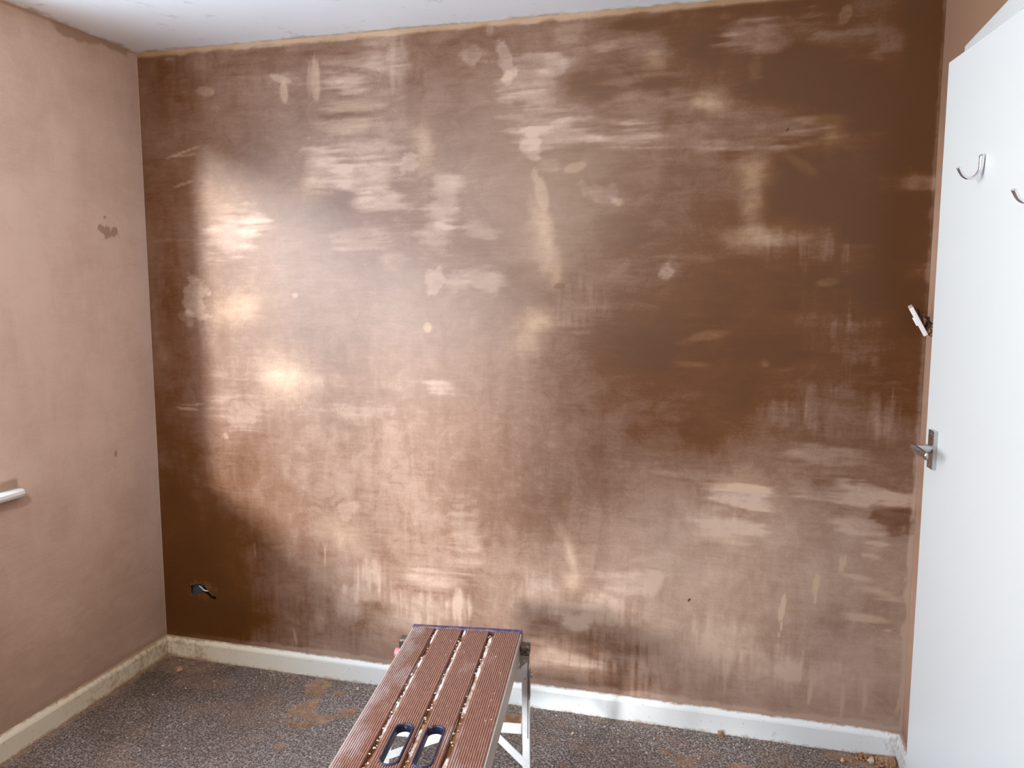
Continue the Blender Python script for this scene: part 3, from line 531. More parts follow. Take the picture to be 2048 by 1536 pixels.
# window board with rounded horn
bm = bmesh.new()
sec = [(-0.12, 0.0), (0.030, 0.0), (0.040, 0.004), (0.043, 0.012), (0.040, 0.021), (0.030, 0.025), (-0.12, 0.025)]
def ring(y, xb, k=1.0): return [bm.verts.new((xb if x < 0 else x*k, y, LZ0-0.006+(z-0.0125)*(0.8+0.2*k)+0.0125)) for x, z in sec]
seq = [(LY1-0.055, 0.001, 0.6), (LY1-0.045, 0.001, 0.95), (LY1-0.03, 0.001, 1), (LY0+0.055, 0.001, 1), (LY0+0.068, 0.001, 0.96), (LY0+0.076, 0.001, 0.80), (LY0+0.080, 0.001, 0.5)]
prev = None
for s_ in seq:
    r = ring(*s_)
    if prev:
        for k in range(len(r)): bm.faces.new((prev[k], prev[(k+1) % len(r)], r[(k+1) % len(r)], r[k]))
    else: bm.faces.new(r)
    prev = r
bm.faces.new(list(reversed(prev)))
add_box(bm, -0.115, 0.001, LY1+0.002, LY0-0.002, LZ0-0.004, LZ0+0.019)
sill = from_bm('window_sill', bm, M['paint'], w1)
reparent(w1)

# ------------------------------------------------------------------ rear wall with a window, right wall with the doorway
DY0, DY1, DZ = -0.372, -1.195, 2.078
me_xs = np.unique(np.concatenate([np.arange(0, W, 0.1), [W]])); me_zs = np.unique(np.concatenate([np.arange(0, H, 0.1), [H]]))
me = plate_dry('wall_rear', me_xs, me_zs, lambda X, Z: np.stack([X, np.full_like(X, -DEPTH), Z], -1), 200, 0.5)
wall_rear = tag(link('wall_rear', me), kind='structure')
bm = bmesh.new(); add_box(bm, -T, W+0.1, -DEPTH-T, -DEPTH-0.005, -0.1, H+0.1)
from_bm('wall_core', bm, M['plaster_dry'], wall_rear)



ysr = np.unique(np.concatenate([np.arange(-DEPTH, -1.4, 0.05), np.arange(-1.4, 0, 0.02), [0, DY0, DY1]])); zsr = np.unique(np.concatenate([np.arange(0, H, 0.02), [H, DZ]]))
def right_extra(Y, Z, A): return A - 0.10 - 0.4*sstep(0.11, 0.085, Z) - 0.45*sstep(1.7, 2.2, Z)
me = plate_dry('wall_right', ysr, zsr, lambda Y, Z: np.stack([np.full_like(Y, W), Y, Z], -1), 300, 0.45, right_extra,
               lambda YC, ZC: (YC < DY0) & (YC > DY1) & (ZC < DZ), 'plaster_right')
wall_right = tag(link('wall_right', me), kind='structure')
bm = bmesh.new()
add_box(bm, W+0.005, W+0.10, -DEPTH-0.2, DY1, -0.1, H+0.1); add_box(bm, W+0.005, W+0.10, DY0, 0.15, -0.1, H+0.1); add_box(bm, W+0.005, W+0.10, DY1, DY0, DZ, H+0.1)
from_bm('wall_core', bm, M['plaster_dry'], wall_right)
# landing beyond the doorway
bm = bmesh.new(); add_box(bm, W+0.11, W+1.3, -1.7, 0.3, -0.02, H)
bmesh.ops.delete(bm, geom=[f for f in bm.faces if all(abs(w.co.x-(W+0.11)) < 1e-5 for w in f.verts)], context='FACES')
tag(from_bm('wall_landing', bm, M['plaster_dry']), kind='structure')
# door lining + architrave
tr1 = bpy.data.objects.new('trim_1', None); COL.objects.link(tr1); tr1.location = (W, (DY0+DY1)/2, 0); tag(tr1, kind='structure'); bpy.context.view_layer.update()
def arch(name, b): return box(name, b, M['paint'], tr1, 0.005, 2)
aw = 0.056
arch('architrave', (W-0.017, W+0.001, DY0, DY0+aw, 0.0, DZ-0.001)); arch('architrave', (W-0.017, W+0.001, DY1-aw, DY1, 0.0, DZ-0.001))
arch('architrave_head', (W-0.017, W+0.001, DY1-aw, DY0+aw, DZ, DZ+aw-0.004))
bm = bmesh.new(); add_box(bm, W-0.001, W+0.105, DY0-0.02, DY0+0.002, 0, DZ); add_box(bm, W-0.001, W+0.105, DY1-0.002, DY1+0.02, 0, DZ); add_box(bm, W-0.001, W+0.105, DY1, DY0, DZ-0.004, DZ+0.002)
add_box(bm, W+0.062, W+0.077, DY0-0.032, DY0-0.02, 0, DZ)
from_bm('door_lining', bm, M['paint'], tr1)
reparent(tr1)

# ------------------------------------------------------------------ ceiling, floor
tag(box('ceiling', (-T, W+0.1, -DEPTH-T, 0.15, H, H+0.12), M['ceiling']), kind='structure')
fx = np.unique(np.concatenate([np.arange(0, W, 0.008), [W]])); fy = np.unique(np.concatenate([np.arange(-DEPTH, -1.3, 0.1), np.arange(-1.3, 0, 0.008), [0]]))
X, Y = np.meshgrid(fx, fy)
D_ = np.zeros(X.shape)
wx = (fbm(X*40, Y*40, 7, 4)-0.5)*0.05; wy = (fbm(X*40, Y*40, 17, 4)-0.5)*0.05
for (cx, cy, rx, ry, ang, amt) in ((0.851, -0.114, 0.024, 0.016, 0, 0.85), (0.62, -0.065, 0.014, 0.010, 0, 0.85), (0.823, -0.482, 0.018, 0.016, 0, 0.8), (1.792, -0.222, 0.045, 0.012, -8, 0.6), (2.06, -0.175, 0.022, 0.010, 0, 1.0),
        (2.126, -0.213, 0.042, 0.035, 0, 0.7), (1.749, -0.338, 0.014, 0.012, 0, 1.0), (2.292, -0.195, 0.045, 0.012, 0, 0.9), (0.62, -0.34, 0.10, 0.05, 0, 0.22),
        (0.14, -0.08, 0.12, 0.06, 0, 0.40), (0.30, -0.17, 0.12, 0.05, 0, 0.28), (0.45, -0.33, 0.12, 0.04, 20, 0.25), (2.68, -0.055, 0.12, 0.030, 0, 0.9), (2.74, -0.12, 0.05, 0.10, 0, 0.8), (1.83, -0.045, 0.04, 0.006, 0, 0.8)):
    dx = X-cx+wx*min(1, rx*18); dy = Y-cy+wy*min(1, ry*22); c, s = math.cos(math.radians(ang)), math.sin(math.radians(ang))
    d = np.sqrt(((dx*c+dy*s)/rx)**2 + ((-dx*s+dy*c)/ry)**2); D_ = np.maximum(D_, amt*sstep(1.35, 0.75, d))
SPILL = [(0.674, -0.058), (0.721, -0.032), (0.779, -0.033), (0.791, -0.103), (0.795, -0.149), (0.804, -0.207), (0.813, -0.249), (0.853, -0.273), (0.884, -0.258), (0.916, -0.213), (0.955, -0.176), (0.979, -0.217), (0.95, -0.253),
         (0.917, -0.29), (0.886, -0.33), (0.852, -0.359), (0.819, -0.379), (0.785, -0.361), (0.761, -0.351), (0.73, -0.29), (0.704, -0.239), (0.727, -0.229), (0.748, -0.215), (0.725, -0.161), (0.703, -0.107)]
sw_ = inpoly(X+(fbm(X*45, Y*45, 7, 3)-0.5)*0.03, Y+(fbm(X*45, Y*45, 17, 3)-0.5)*0.03, SPILL)
D_ = np.maximum(D_, sw_*np.clip(1.25-1.1*sstep(0.55, 0.72, fbm(X*28, Y*28, 27, 3)), 0, 1)*0.95)
D_ = np.maximum(D_, 0.55*sstep(0.040, 0.012, -Y + (fbm(X*30, Y*30, 77)-0.5)*0.05)*(fbm(X*3, Y*0, 6) > 0.45))
D_ = np.maximum(D_, 0.5*sstep(0.055, 0.02, X + (fbm(X*30, Y*30, 78)-0.5)*0.05))
D_ = np.maximum(D_, 0.22*sstep(0.60, 0.72, fbm(X*10, Y*10, 55, 4)))
Zf = (fbm(X*160, Y*160, 500, 2)-0.5)*0.003 + (fbm(X*12, Y*12, 501, 3)-0.5)*0.003
me = grid_mesh('floor', fx, fy, lambda X, Y: np.stack([X, Y, Zf-0.001], -1), 'dust', D_, M['carpet'])
floor = tag(link('floor', me), kind='structure')
box('floor_slab', (-T, W+0.1, -DEPTH-T, 0.15, -0.12, -0.01), M['brick'], floor)

# ------------------------------------------------------------------ skirting boards
SK, ST = 0.083, 0.018
prof = [(0, 0), (ST, 0), (ST, SK-0.018), (ST-0.002, SK-0.012), (ST-0.006, SK-0.006), (ST-0.010, SK-0.001), (ST-0.013, SK), (0, SK)]
def skirting(name, f, s0, s1, m0=0, m1=0):
    """f(s, off, z); m0/m1 = mitre at the ends"""
    bm = bmesh.new(); N = max(2, int(abs(s1-s0)/0.03)); prev = None
    for i in range(N+1):
        r = []
        for o_, z_ in prof:
            a = s0 + m0*o_; b = s1 - m1*o_; s = a + (b-a)*i/N
            wob = (math.sin(s*23+z_*40)+math.sin(s*57+1.3))*0.0004
            r.append(bm.verts.new(f(s, o_ + (wob if o_ > 0 else 0), z_ + (wob if z_ > 0.05 else -0.004))))
        if prev:
            for k in range(len(r)): bm.faces.new((prev[k], prev[(k+1) % len(r)], r[(k+1) % len(r)], r[k]))
        else: bm.faces.new(r)
        prev = r
    bm.faces.new(list(reversed(prev)))
    return tag(from_bm(name, bm, M['skirting']), kind='structure')
skirting('baseboard_back', lambda s, o, z: (s, -o, z), 0, W, 1, 1)
skirting('baseboard_left', lambda s, o, z: (o, -s, z), 0, DEPTH, 1, 1)
skirting('baseboard_right', lambda s, o, z: (W-o, -s, z), 0, -(DY0+aw)-0.001, 1, 0)
skirting('baseboard_rear', lambda s, o, z: (s, -DEPTH+o, z), 0, W, 1, 1)

# ------------------------------------------------------------------ door leaf (ajar), handle and coat hooks
Dd = Vector((0.113, -0.994, 0)).normalized(); Nn = Vector((Dd.y, -Dd.x, 0))     # along the leaf to the hinge, out of its room face
A0 = Vector((2.728, -0.40, 0.0)); LW, LH, LT = 0.79, 2.070, 0.038
door = bpy.data.objects.new('door_1', None); COL.objects.link(door); tag(door, kind='structure')
mw = Matrix((Dd, Nn, Vector((0, 0, 1)))).transposed().to_4x4(); mw.translation = A0; door.matrix_world = mw
if mw.determinant() < 0: print('LEFT HANDED DOOR')
def dpart(name, bm, mat, smooth=False, par=None): return from_bm(name, bm, mat, par or door, smooth)
bm = bmesh.new(); add_box(bm, 0, LW, -LT, 0, 0.012, LH); bmesh.ops.recalc_face_normals(bm, faces=bm.faces); bevel(bm, 0.0022, 2)
dpart('door_leaf', bm, M['door'] if 'door' in M else M['paint'])
for hz_ in (0.20, 1.80):
    bm = bmesh.new(); cyl(bm, (LW+0.004, 0.002, hz_), (LW+0.004, 0.002, hz_+0.09), 0.006, 10); add_box(bm, LW-0.002, LW+0.003, -0.03, 0.0, hz_, hz_+0.09); dpart('hinge', bm, M['satin'])
hp = bmesh.new(); add_box(hp, 0.050, 0.089, 0.0, 0.011, 1.052, 1.151); bmesh.ops.recalc_face_normals(hp, faces=hp.faces); bevel(hp, 0.0012, 2)
handle = dpart('door_handle', hp, M['satin'])
bm = bmesh.new()
tube(bm, [(0.070, 0.008, 1.103), (0.070, 0.013, 1.103), (0.070, 0.030, 1.103), (0.0695, 0.045, 1.103), (0.069, 0.052, 1.104)], [0.0125, 0.0120, 0.0105, 0.0095, 0.009], 20)
dpart('handle_neck', bm, M['satin'], True, handle)
bm = bmesh.new()
pts = smooth_pts([(0.060, 0.050, 1.1055), (0.070, 0.054, 1.106), (0.090, 0.052, 1.1045), (0.115, 0.048, 1.102), (0.140, 0.047, 1.100), (0.156, 0.047, 1.099)], 5)
tube(bm, pts, [0.008+0.0015*math.sin(i/len(pts)*3) for i in range(len(pts))], 14, (0.55, 1.15), (0, 1, 0))
dpart('lever', bm, M['satin'], True, handle)
for (s_, z_) in ((0.070, 1.062), (0.070, 1.142)):
    bm = bmesh.new(); cyl(bm, (s_, 0.0108, z_), (s_, 0.0122, z_), 0.0028, 12); dpart('screw', bm, M['chrome'], False, handle)
def hook(s_, z_):
    bm = bmesh.new()
    pts = smooth_pts([(s_, 0.006, z_+0.030), (s_, 0.0065, z_+0.012), (s_, 0.008, z_-0.004), (s_, 0.016, z_-0.017), (s_, 0.030, z_-0.022), (s_, 0.043, z_-0.016), (s_, 0.051, z_-0.003), (s_, 0.0535, z_+0.004)], 5)
    n = len(pts)
    def r(t):
        base = 0.0036 + 0.0022*abs(t-0.62)**1.2*2.2
        return base*(0.55 if t < 0.015 or t > 0.985 else 1)
    tube(bm, pts, [r(i/(n-1)) for i in range(n)], 14)
    return dpart('coat_hook', bm, M['chrome'], True)
hook(0.262, 1.776); hook(0.548, 1.694)

# ------------------------------------------------------------------ light switch pulled off the wall
sw = bpy.data.objects.new('light_switch', None); COL.objects.link(sw); sw.location = (2.74, -0.157, 1.41); bpy.context.view_layer.update()
tag(sw, 'white light switch pulled off the wall and hanging on its wires beside the door edge', 'light switch')
t_ = Vector((0.483, 0, -0.876)); y_ = Vector((0.19, 0.98, -0.04)); y_ = (y_ - t_*y_.dot(t_)).normalized(); n_ = t_.cross(y_); o_ = Vector((2.7072, -0.2, 1.452))
mt = Matrix((t_, y_, n_)).transposed().to_4x4(); mt.translation = o_      # local: x down the plate, y across, z towards the wall
def sp_(name, bm, mat, smooth=False):
    bmesh.ops.transform(bm, matrix=mt, verts=bm.verts); return from_bm(name, bm, mat, sw, smooth)
bm = bmesh.new(); add_box(bm, 0, 0.089, 0, 0.088, 0, 0.0125); bmesh.ops.recalc_face_normals(bm, faces=bm.faces); bevel(bm, 0.0022, 3); sp_('switch_plate', bm, M['switch'])
bm = bmesh.new(); add_box(bm, 0.032, 0.058, 0.036, 0.052, -0.004, 0.001); bmesh.ops.recalc_face_normals(bm, faces=bm.faces); bevel(bm, 0.001, 2); sp_('rocker', bm, M['switch'])
bm = bmesh.new(); bmesh.ops.create_icosphere(bm, subdivisions=4, radius=1)
rnd = random.Random(4)
for v in bm.verts:
    c = v.co; k = 1 + 0.22*math.sin(c.x*7+1)*math.sin(c.y*9+2) + 0.15*math.sin(c.z*13+c.x*11)+rnd.uniform(-.03, .03)
    v.co = Vector((0.046+c.x*0.036*k, 0.040+c.y*0.036*k, 0.010+max(0, c.z)*0.020*k*(1+0.35*c.x)))
sp_('plaster_clump', bm, M['mud'], False)
bm = bmesh.new(); bmesh.ops.create_icosphere(bm, subdivisions=3, radius=1)
for v in bm.verts:
    c = v.co; k = 1+0.3*math.sin(c.x*8+c.y*5); v.co = Vector((0.083+c.x*0.016*k, 0.03+c.y*0.025*k, 0.018+c.z*0.007*k))
sp_('plaster_smear', bm, M['flake_brown'], False)
def wire(a, b, c, d):
    bm = bmesh.new(); tube(bm, smooth_pts([a, b, c, d], 7), 0.0017, 8); return from_bm('wire', bm, M['wire'], sw, True)
wire((2.745, -0.175, 1.428), (2.757, -0.185, 1.428), (2.774, -0.19, 1.410), (W+0.004, -0.19, 1.421))
wire((2.762, -0.175, 1.402), (2.768, -0.185, 1.402), (2.780, -0.19, 1.402), (W+0.004, -0.19, 1.410))
reparent(sw)


# ------------------------------------------------------------------ pendant lamp in the middle of the ceiling (above the frame)
PX, PY, PZ = 1.10, -2.20, 2.02
pn = bpy.data.objects.new('pendant_lamp', None); COL.objects.link(pn); pn.location = (PX, PY, H); bpy.context.view_layer.update()
tag(pn, 'bare bulb hanging from the ceiling on a white flex in the middle of the room', 'lamp')
bm = bmesh.new(); tube(bm, [(PX, PY, H-0.001), (PX, PY, H-0.012), (PX, PY, H-0.028)], [0.045, 0.042, 0.012], 24); from_bm('ceiling_rose', bm, M['switch'], pn, False)
bm = bmesh.new(); cyl(bm, (PX, PY, H-0.02), (PX, PY, PZ+0.09), 0.0035, 10); from_bm('flex', bm, M['switch'], pn, True)
bm = bmesh.new(); tube(bm, [(PX, PY, PZ+0.10), (PX, PY, PZ+0.085), (PX, PY, PZ+0.045)], [0.012, 0.018, 0.018], 20); from_bm('lamp_holder', bm, M['switch'], pn, False)
bm = bmesh.new(); tube(bm, [(PX, PY, PZ+dz) for dz in (0.05, 0.035, 0.018, 0.0, -0.016, -0.026, -0.030)], [0.013, 0.018, 0.027, 0.030, 0.025, 0.014, 0.003], 24)
bn = NT('lit_bulb'); bn.set(Base_Color=(0.9, 0.9, 0.88), Roughness=0.3); bn.p.inputs['Emission Color'].default_value = (1.0, 0.85, 0.68, 1); bn.p.inputs['Emission Strength'].default_value = LAMP_W/0.0113/math.pi*0.92
from_bm('bulb', bm, bn.m, pn, True)
reparent(pn)

# ------------------------------------------------------------------ work platform (hop-up)
PO = Vector((1.3314, -0.5460, 0)); ang = math.atan2(0.142, 0.99)
wp = bpy.data.objects.new('work_platform', None); COL.objects.link(wp); wp.location = PO; wp.rotation_euler = (0, 0, ang); bpy.context.view_layer.update()
tag(wp, 'aluminium folding work platform crusted with brown plaster, standing near the back wall', 'work platform')
PW, PL = 0.325, 1.25          # local: x across, -y towards the camera
def ppart(name, bm, mat, smooth=False, par=None): return from_bm(name, bm, mat, par or wp, smooth)
bands = [(0.002, 0.065), (0.0785, 0.1488), (0.1632, 0.2305), (0.2470, 0.323)]
SLOTS = [(0.1190, 'r'), (0.1925, 'l')]; SY0, SY1, SR = 0.541, 0.711, 0.0235
def band(x0, x1, cut=None):
    bm = bmesh.new(); prof_ = [(x0, 0.492)]
    n = int(round((x1-x0-0.004)/0.0054))
    prof_.append((x0, 0.4998)); p = (x1-x0-0.004)/n
    for i in range(n):
        b = x0+0.002+i*p
        for t, h in ((0.0, -0.0004), (0.25, -0.0004), (0.42, 0.0013), (0.80, 0.0013)): prof_.append((b+t*p, 0.5+h))
    prof_ += [(x1-0.002, 0.5), (x1, 0.4998), (x1, 0.492)]
    A_ = [bm.verts.new((x, -0.004, z)) for x, z in prof_]; B_ = [bm.verts.new((x, -(PL-0.004), z)) for x, z in prof_]
    for k in range(len(A_)): bm.faces.new((A_[k], A_[(k+1) % len(A_)], B_[(k+1) % len(A_)], B_[k]))
    bm.faces.new(A_); bm.faces.new(list(reversed(B_)))
    return bm
def stadium(cx, r, y0, y1, n=14):
    P = []
    for k in range(n+1): a = math.pi*k/n; P.append((cx+r*math.cos(a), -(y0+r)+r*math.sin(a)))
    for k in range(n+1): a = math.pi+math.pi*k/n; P.append((cx+r*math.cos(a), -(y1-r)+r*math.sin(a)))
    return P
def cut_slots(o, cxs):
    for cx in cxs:
        bm = bmesh.new(); P = stadium(cx, SR-0.003, SY0+0.003, SY1-0.003)
        a = [bm.verts.new((x, y, 0.40)) for x, y in P]; b = [bm.verts.new((x, y, 0.60)) for x, y in P]
        for k in range(len(a)): bm.faces.new((a[k], a[(k+1) % len(a)], b[(k+1) % len(a)], b[k]))
        bm.faces.new(a); bm.faces.new(list(reversed(b)))
        c = from_bm('cutter', bm, M['black'], wp)
        md = o.modifiers.new('cut', 'BOOLEAN'); md.operation = 'DIFFERENCE'; md.solver = 'EXACT'; md.object = c
        bpy.context.view_layer.update()
        dg = bpy.context.evaluated_depsgraph_get(); nm = bpy.data.meshes.new_from_object(o.evaluated_get(dg))
        o.modifiers.clear(); old = o.data; o.data = nm; bpy.data.meshes.remove(old); bpy.data.objects.remove(c, do_unlink=True)
for i, (a, b) in enumerate(bands):
    o = ppart('deck_board', band(a, b), M['deck'])
    if i in (1, 2): cut_slots(o, [SLOTS[i-1][0]])
for i in range(3):
    x0 = bands[i][1]; x1 = bands[i+1][0]
    # groove bed with lumps of dried plaster
    bm = bmesh.new(); nx, ny = 6, 420; r = []
    for j in range(ny+1):
        y = -(0.006+(PL-0.012)*j/ny); row = []
        for k in range(nx+1):
            t = k/nx; x = x0 + (x1-x0)*t
            n1 = float(vnoise(np.float64(y*55), np.float64(x*120+i*7), 3)); n2 = float(vnoise(np.float64(y*16), np.float64(i*5.0), 9))
            fill = max(0.0, min(1.0, (n2-0.15)*2.4))*(0.35+0.65*min(1, t*1.6))*(0.5+0.5*n1)
            row.append(bm.verts.new((x, y, 0.4905+0.0088*fill*(0 if t < 0.3 else 1))))
        r.append(row)
    for j in range(ny):
        for k in range(nx): bm.faces.new((r[j][k], r[j][k+1], r[j+1][k+1], r[j+1][k]))
    ppart('groove', bm, M['crust'], True)
# lumps in the grooves (uncountable crust)
bm = bmesh.new(); rnd = random.Random(11)
for q in range(230):
    g = rnd.randrange(3); x0 = bands[g][1]; x1 = bands[g+1][0]
    s_ = rnd.uniform(0.0010, 0.0032); c = Vector((rnd.uniform(x0+0.003, x1), -rnd.uniform(0.01, PL-0.02), 0.4975+rnd.uniform(0, 0.002)))
    mtx = Matrix.Translation(c) @ Matrix.Rotation(rnd.uniform(0, 6), 4, 'Z') @ Matrix.Diagonal((s_*rnd.uniform(.7, 1.6), s_, s_*0.6, 1))
    bmesh.ops.create_icosphere(bm, subdivisions=1, radius=1, matrix=mtx)
for q in range(60):
    c = Vector((rnd.uniform(0.01, PW-0.01), -rnd.uniform(0.02, PL-0.02), 0.5016)); s_ = rnd.uniform(0.0006, 0.0016)
    if abs(c.x-0.119) < 0.026 and 0.53 < -c.y < 0.72 or abs(c.x-0.1925) < 0.026 and 0.53 < -c.y < 0.72: continue
    mtx = Matrix.Translation(c) @ Matrix.Rotation(rnd.uniform(0, 6), 4, 'Z') @ Matrix.Diagonal((s_*rnd.uniform(1, 4), s_, s_*0.6, 1))
    bmesh.ops.create_icosphere(bm, subdivisions=1, radius=1, matrix=mtx)
tag(ppart('plaster_crust', bm, M['crumb']), kind='stuff')
# slot rims
for cx, sd_ in SLOTS:
    bm = bmesh.new(); O_ = stadium(cx, SR, SY0, SY1); I_ = stadium(cx, SR-0.0058, SY0+0.0058, SY1-0.0058)
    n = len(O_); L = []
    for P, zz in ((I_, 0.484), (O_, 0.484), (O_, 0.5022), ([((a[0]*0.75+b[0]*0.25), (a[1]*0.75+b[1]*0.25)) for a, b in zip(O_, I_)], 0.5040), ([((a[0]*0.3+b[0]*0.7), (a[1]*0.3+b[1]*0.7)) for a, b in zip(O_, I_)], 0.5040), (I_, 0.5015)):
        L.append([bm.verts.new((x, y, zz)) for x, y in P])
    for a in range(len(L)):
        b = (a+1) % len(L)
        for k in range(n): bm.faces.new((L[a][k], L[a][(k+1) % n], L[b][(k+1) % n], L[b][k]))
    ppart('slot_rim', bm, M['slot_rim'], False)
# side rails, end rails, end trims
for x0, x1 in ((-0.002, 0.0018), (0.3232, 0.327)):
    bm = bmesh.new(); add_box(bm, x0, x1, -PL+0.002, -0.002, 0.440, 0.4985)
    xi0, xi1 = (0.0, 0.022) if x0 < 0.1 else (PW-0.022, PW); add_box(bm, xi0, xi1, -PL+0.002, -0.002, 0.440, 0.443)
    ppart('side_rail', bm, M['rail'])
for y0 in (-0.0, -PL+0.0):
    s = 1 if y0 == 0 else -1
    bm = bmesh.new(); add_box(bm, -0.003, PW+0.003, min(y0-0.009*s, y0+0.009*s), max(y0-0.009*s, y0+0.009*s), 0.462, 0.5035); bmesh.ops.recalc_face_normals(bm, faces=bm.faces); bevel(bm, 0.002, 2); ppart('end_trim', bm, M['blue_trim'])
# leg frames
def frame(yc, s):
    for side, xc in (('l', -0.0175), ('r', 0.3425)):
        sx = -1 if side == 'l' else 1
        bm = bmesh.new()
        # U channel leg: front web + two flanges, slight splay outwards
        xb = xc + (0.006 if sx > 0 else -0.075)
        bar(bm, (xb, yc*s, 0.012), (xc, yc*s, 0.462), 0.021, 0.026, (0, 1, 0))
        leg = ppart('leg', bm, M['aluminium'])
        bm = bmesh.new(); add_box(bm, xb-0.014, xb+0.014, yc*s-0.018, yc*s+0.018, 0.001, 0.034); bmesh.ops.recalc_face_normals(bm, faces=bm.faces); bevel(bm, 0.003, 2); ppart('rubber_foot', bm, M['black'], False, leg)
        bm = bmesh.new(); add_box(bm, xc-0.0135, xc+0.0135, yc*s-0.017, yc*s+0.017, 0.4535, 0.484); bmesh.ops.recalc_face_normals(bm, faces=bm.faces); bevel(bm, 0.004, 3); ppart('end_cap', bm, M['cap'], False, leg)
        # hinge bracket with its rivet
        bm = bmesh.new()
        yy = yc*s - 0.0145
        vs = [bm.verts.new(p) for p in ((xc-sx*0.016, yy, 0.452), (xc+sx*0.0105, yy, 0.452), (xc+sx*0.0105, yy, 0.440), (xc-sx*0.004, yy, 0.426), (xc-sx*0.016, yy, 0.414))]
        vs2 = [bm.verts.new((v.co.x, yy+0.0025, v.co.z)) for v in vs]
        bm.faces.new(vs); bm.faces.new(list(reversed(vs2)))
        for k in range(5): bm.faces.new((vs[k], vs2[k], vs2[(k+1) % 5], vs[(k+1) % 5]))
        br = ppart('hinge_bracket', bm, M['bracket'])
        bm = bmesh.new(); cyl(bm, (xc-sx*0.001, yy+0.001, 0.441), (xc-sx*0.001, yy-0.003, 0.441), 0.0048, 14); cyl(bm, (xc-sx*0.001, yy-0.001, 0.441), (xc-sx*0.001, yy-0.0045, 0.441), 0.0022, 10); ppart('rivet', bm, M['satin'], False, br)
        bm = bmesh.new(); cyl(bm, (xc, yc*s-0.012, 0.385), (xc, yc*s-0.0155, 0.385), 0.0032, 12); ppart('rivet', bm, M['satin'], False, leg)
        # diagonal brace from the rung down to the leg
        bm = bmesh.new(); bar(bm, (xc-sx*0.095 if sx > 0 else 0.105, yc*s-0.012, 0.213 if sx > 0 else 0.190), (xb-sx*0.002 if sx > 0 else xb+0.012, yc*s-0.012, 0.118 if sx > 0 else 0.110), 0.022, 0.004, (0, 1, 0)); ppart('diagonal_brace', bm, M['aluminium'])
    bm = bmesh.new(); add_box(bm, -0.010, 0.335, yc*s-0.010, yc*s+0.010, 0.372, 0.412); ppart('crossbar', bm, M['aluminium'])
    bm = bmesh.new(); add_box(bm, -0.050, 0.333, yc*s-0.012, yc*s+0.038, 0.211, 0.2445); bmesh.ops.recalc_face_normals(bm, faces=bm.faces); bevel(bm, 0.002, 1)
    gb = bmesh.new(); add_box(gb, -0.055, 0.235, yc*s-0.012, yc*s-0.002, 0.178, 0.2105); ppart('crossbar', gb, M['aluminium'])
    rg = ppart('rung', bm, M['aluminium'])
    bm = bmesh.new(); n = 60
    add_box(bm, -0.048, 0.331, yc*s-0.011, yc*s+0.036, 0.2442, 0.2456); ppart('dried_slurry', bm, M['rung_top'], False, rg)
frame(-0.045, 1); frame(-(PL-0.045), 1)
# locking latch on the right, red release button on the left
bm = bmesh.new(); add_box(bm, 0.3560, 0.3590, -0.078, -0.055, 0.330, 0.418); bmesh.ops.recalc_face_normals(bm, faces=bm.faces); bevel(bm, 0.001, 1); lt = ppart('locking_latch', bm, M['mudmetal'])
bm = bmesh.new(); tube(bm, [(0.3635+0.0*math.cos(a), -0.066+0.0075*math.cos(a), 0.402+0.0075*math.sin(a)) for a in [2*math.pi*k/16 for k in range(17)]], 0.0016, 6); cyl(bm, (0.358, -0.066, 0.402), (0.366, -0.066, 0.402), 0.004, 12); ppart('bolt', bm, M['satin'], False, lt)
bm = bmesh.new(); add_box(bm, 0.350, 0.3535, -0.058, -0.034, 0.20, 0.452); ppart('stay_arm', bm, M['mudmetal'])
bm = bmesh.new(); cyl(bm, (-0.028, -0.055, 0.440), (-0.043, -0.055, 0.440), 0.0135, 20); ppart('release_button', bm, M['red'], False)

# ------------------------------------------------------------------ debris on the carpet
def flake(name, x, y, r, mat, seed, label, group=None, h=0.004, z=0.002, tilt=0.3):
    rnd = random.Random(seed); bm = bmesh.new(); n = 9
    top = []; bot = []
    for k in range(n):
        a = 2*math.pi*k/n; rr = r*rnd.uniform(0.6, 1.15); top.append(bm.verts.new((rr*math.cos(a), rr*0.7*math.sin(a), h*rnd.uniform(0.6, 1.2)))); bot.append(bm.verts.new((rr*1.05*math.cos(a), rr*0.72*math.sin(a), 0)))
    ct = bm.verts.new((0, 0, h*1.25)); cb_ = bm.verts.new((0, 0, 0))
    for k in range(n):
        bm.faces.new((top[k], top[(k+1) % n], ct)); bm.faces.new((bot[(k+1) % n], bot[k], cb_)); bm.faces.new((bot[k], bot[(k+1) % n], top[(k+1) % n], top[k]))
    o = from_bm(name, bm, mat); o.location = (x, y, z); o.rotation_euler = (rnd.uniform(-tilt, tilt), rnd.uniform(-tilt, tilt), rnd.uniform(0, 6))
    return tag(o, label, 'plaster flake', group)

# ------------------------------------------------------------------ unseen trestle with a covered pile, added behind the camera to shade the back wall
tr = bpy.data.objects.new('trestle', None); COL.objects.link(tr); tr.location = (0.52, -3.58, 0); bpy.context.view_layer.update()
tag(tr, 'tall dark timber trestle with side rails, standing on the carpet by the long window', 'trestle')
TX0, TX1, TY0, TY1, TZ = 0.24, 0.80, -3.72, -3.44, 1.52
for x in (TX0+0.02, TX1-0.04):
    for y in (TY0+0.025, TY1-0.025):
        bm = bmesh.new(); bar(bm, (x, y, 0.001), (x, y, TZ-0.02), 0.045, 0.045, (0, 1, 0)); from_bm('leg', bm, M['timber'], tr)
for z in (1.455, 1.35, 0.45):
    for y in (TY0+0.01, TY1-0.01):
        bm = bmesh.new(); add_box(bm, TX0, TX1, y-0.01, y+0.01, z-0.018, z+0.018); from_bm('rail', bm, M['timber'], tr)
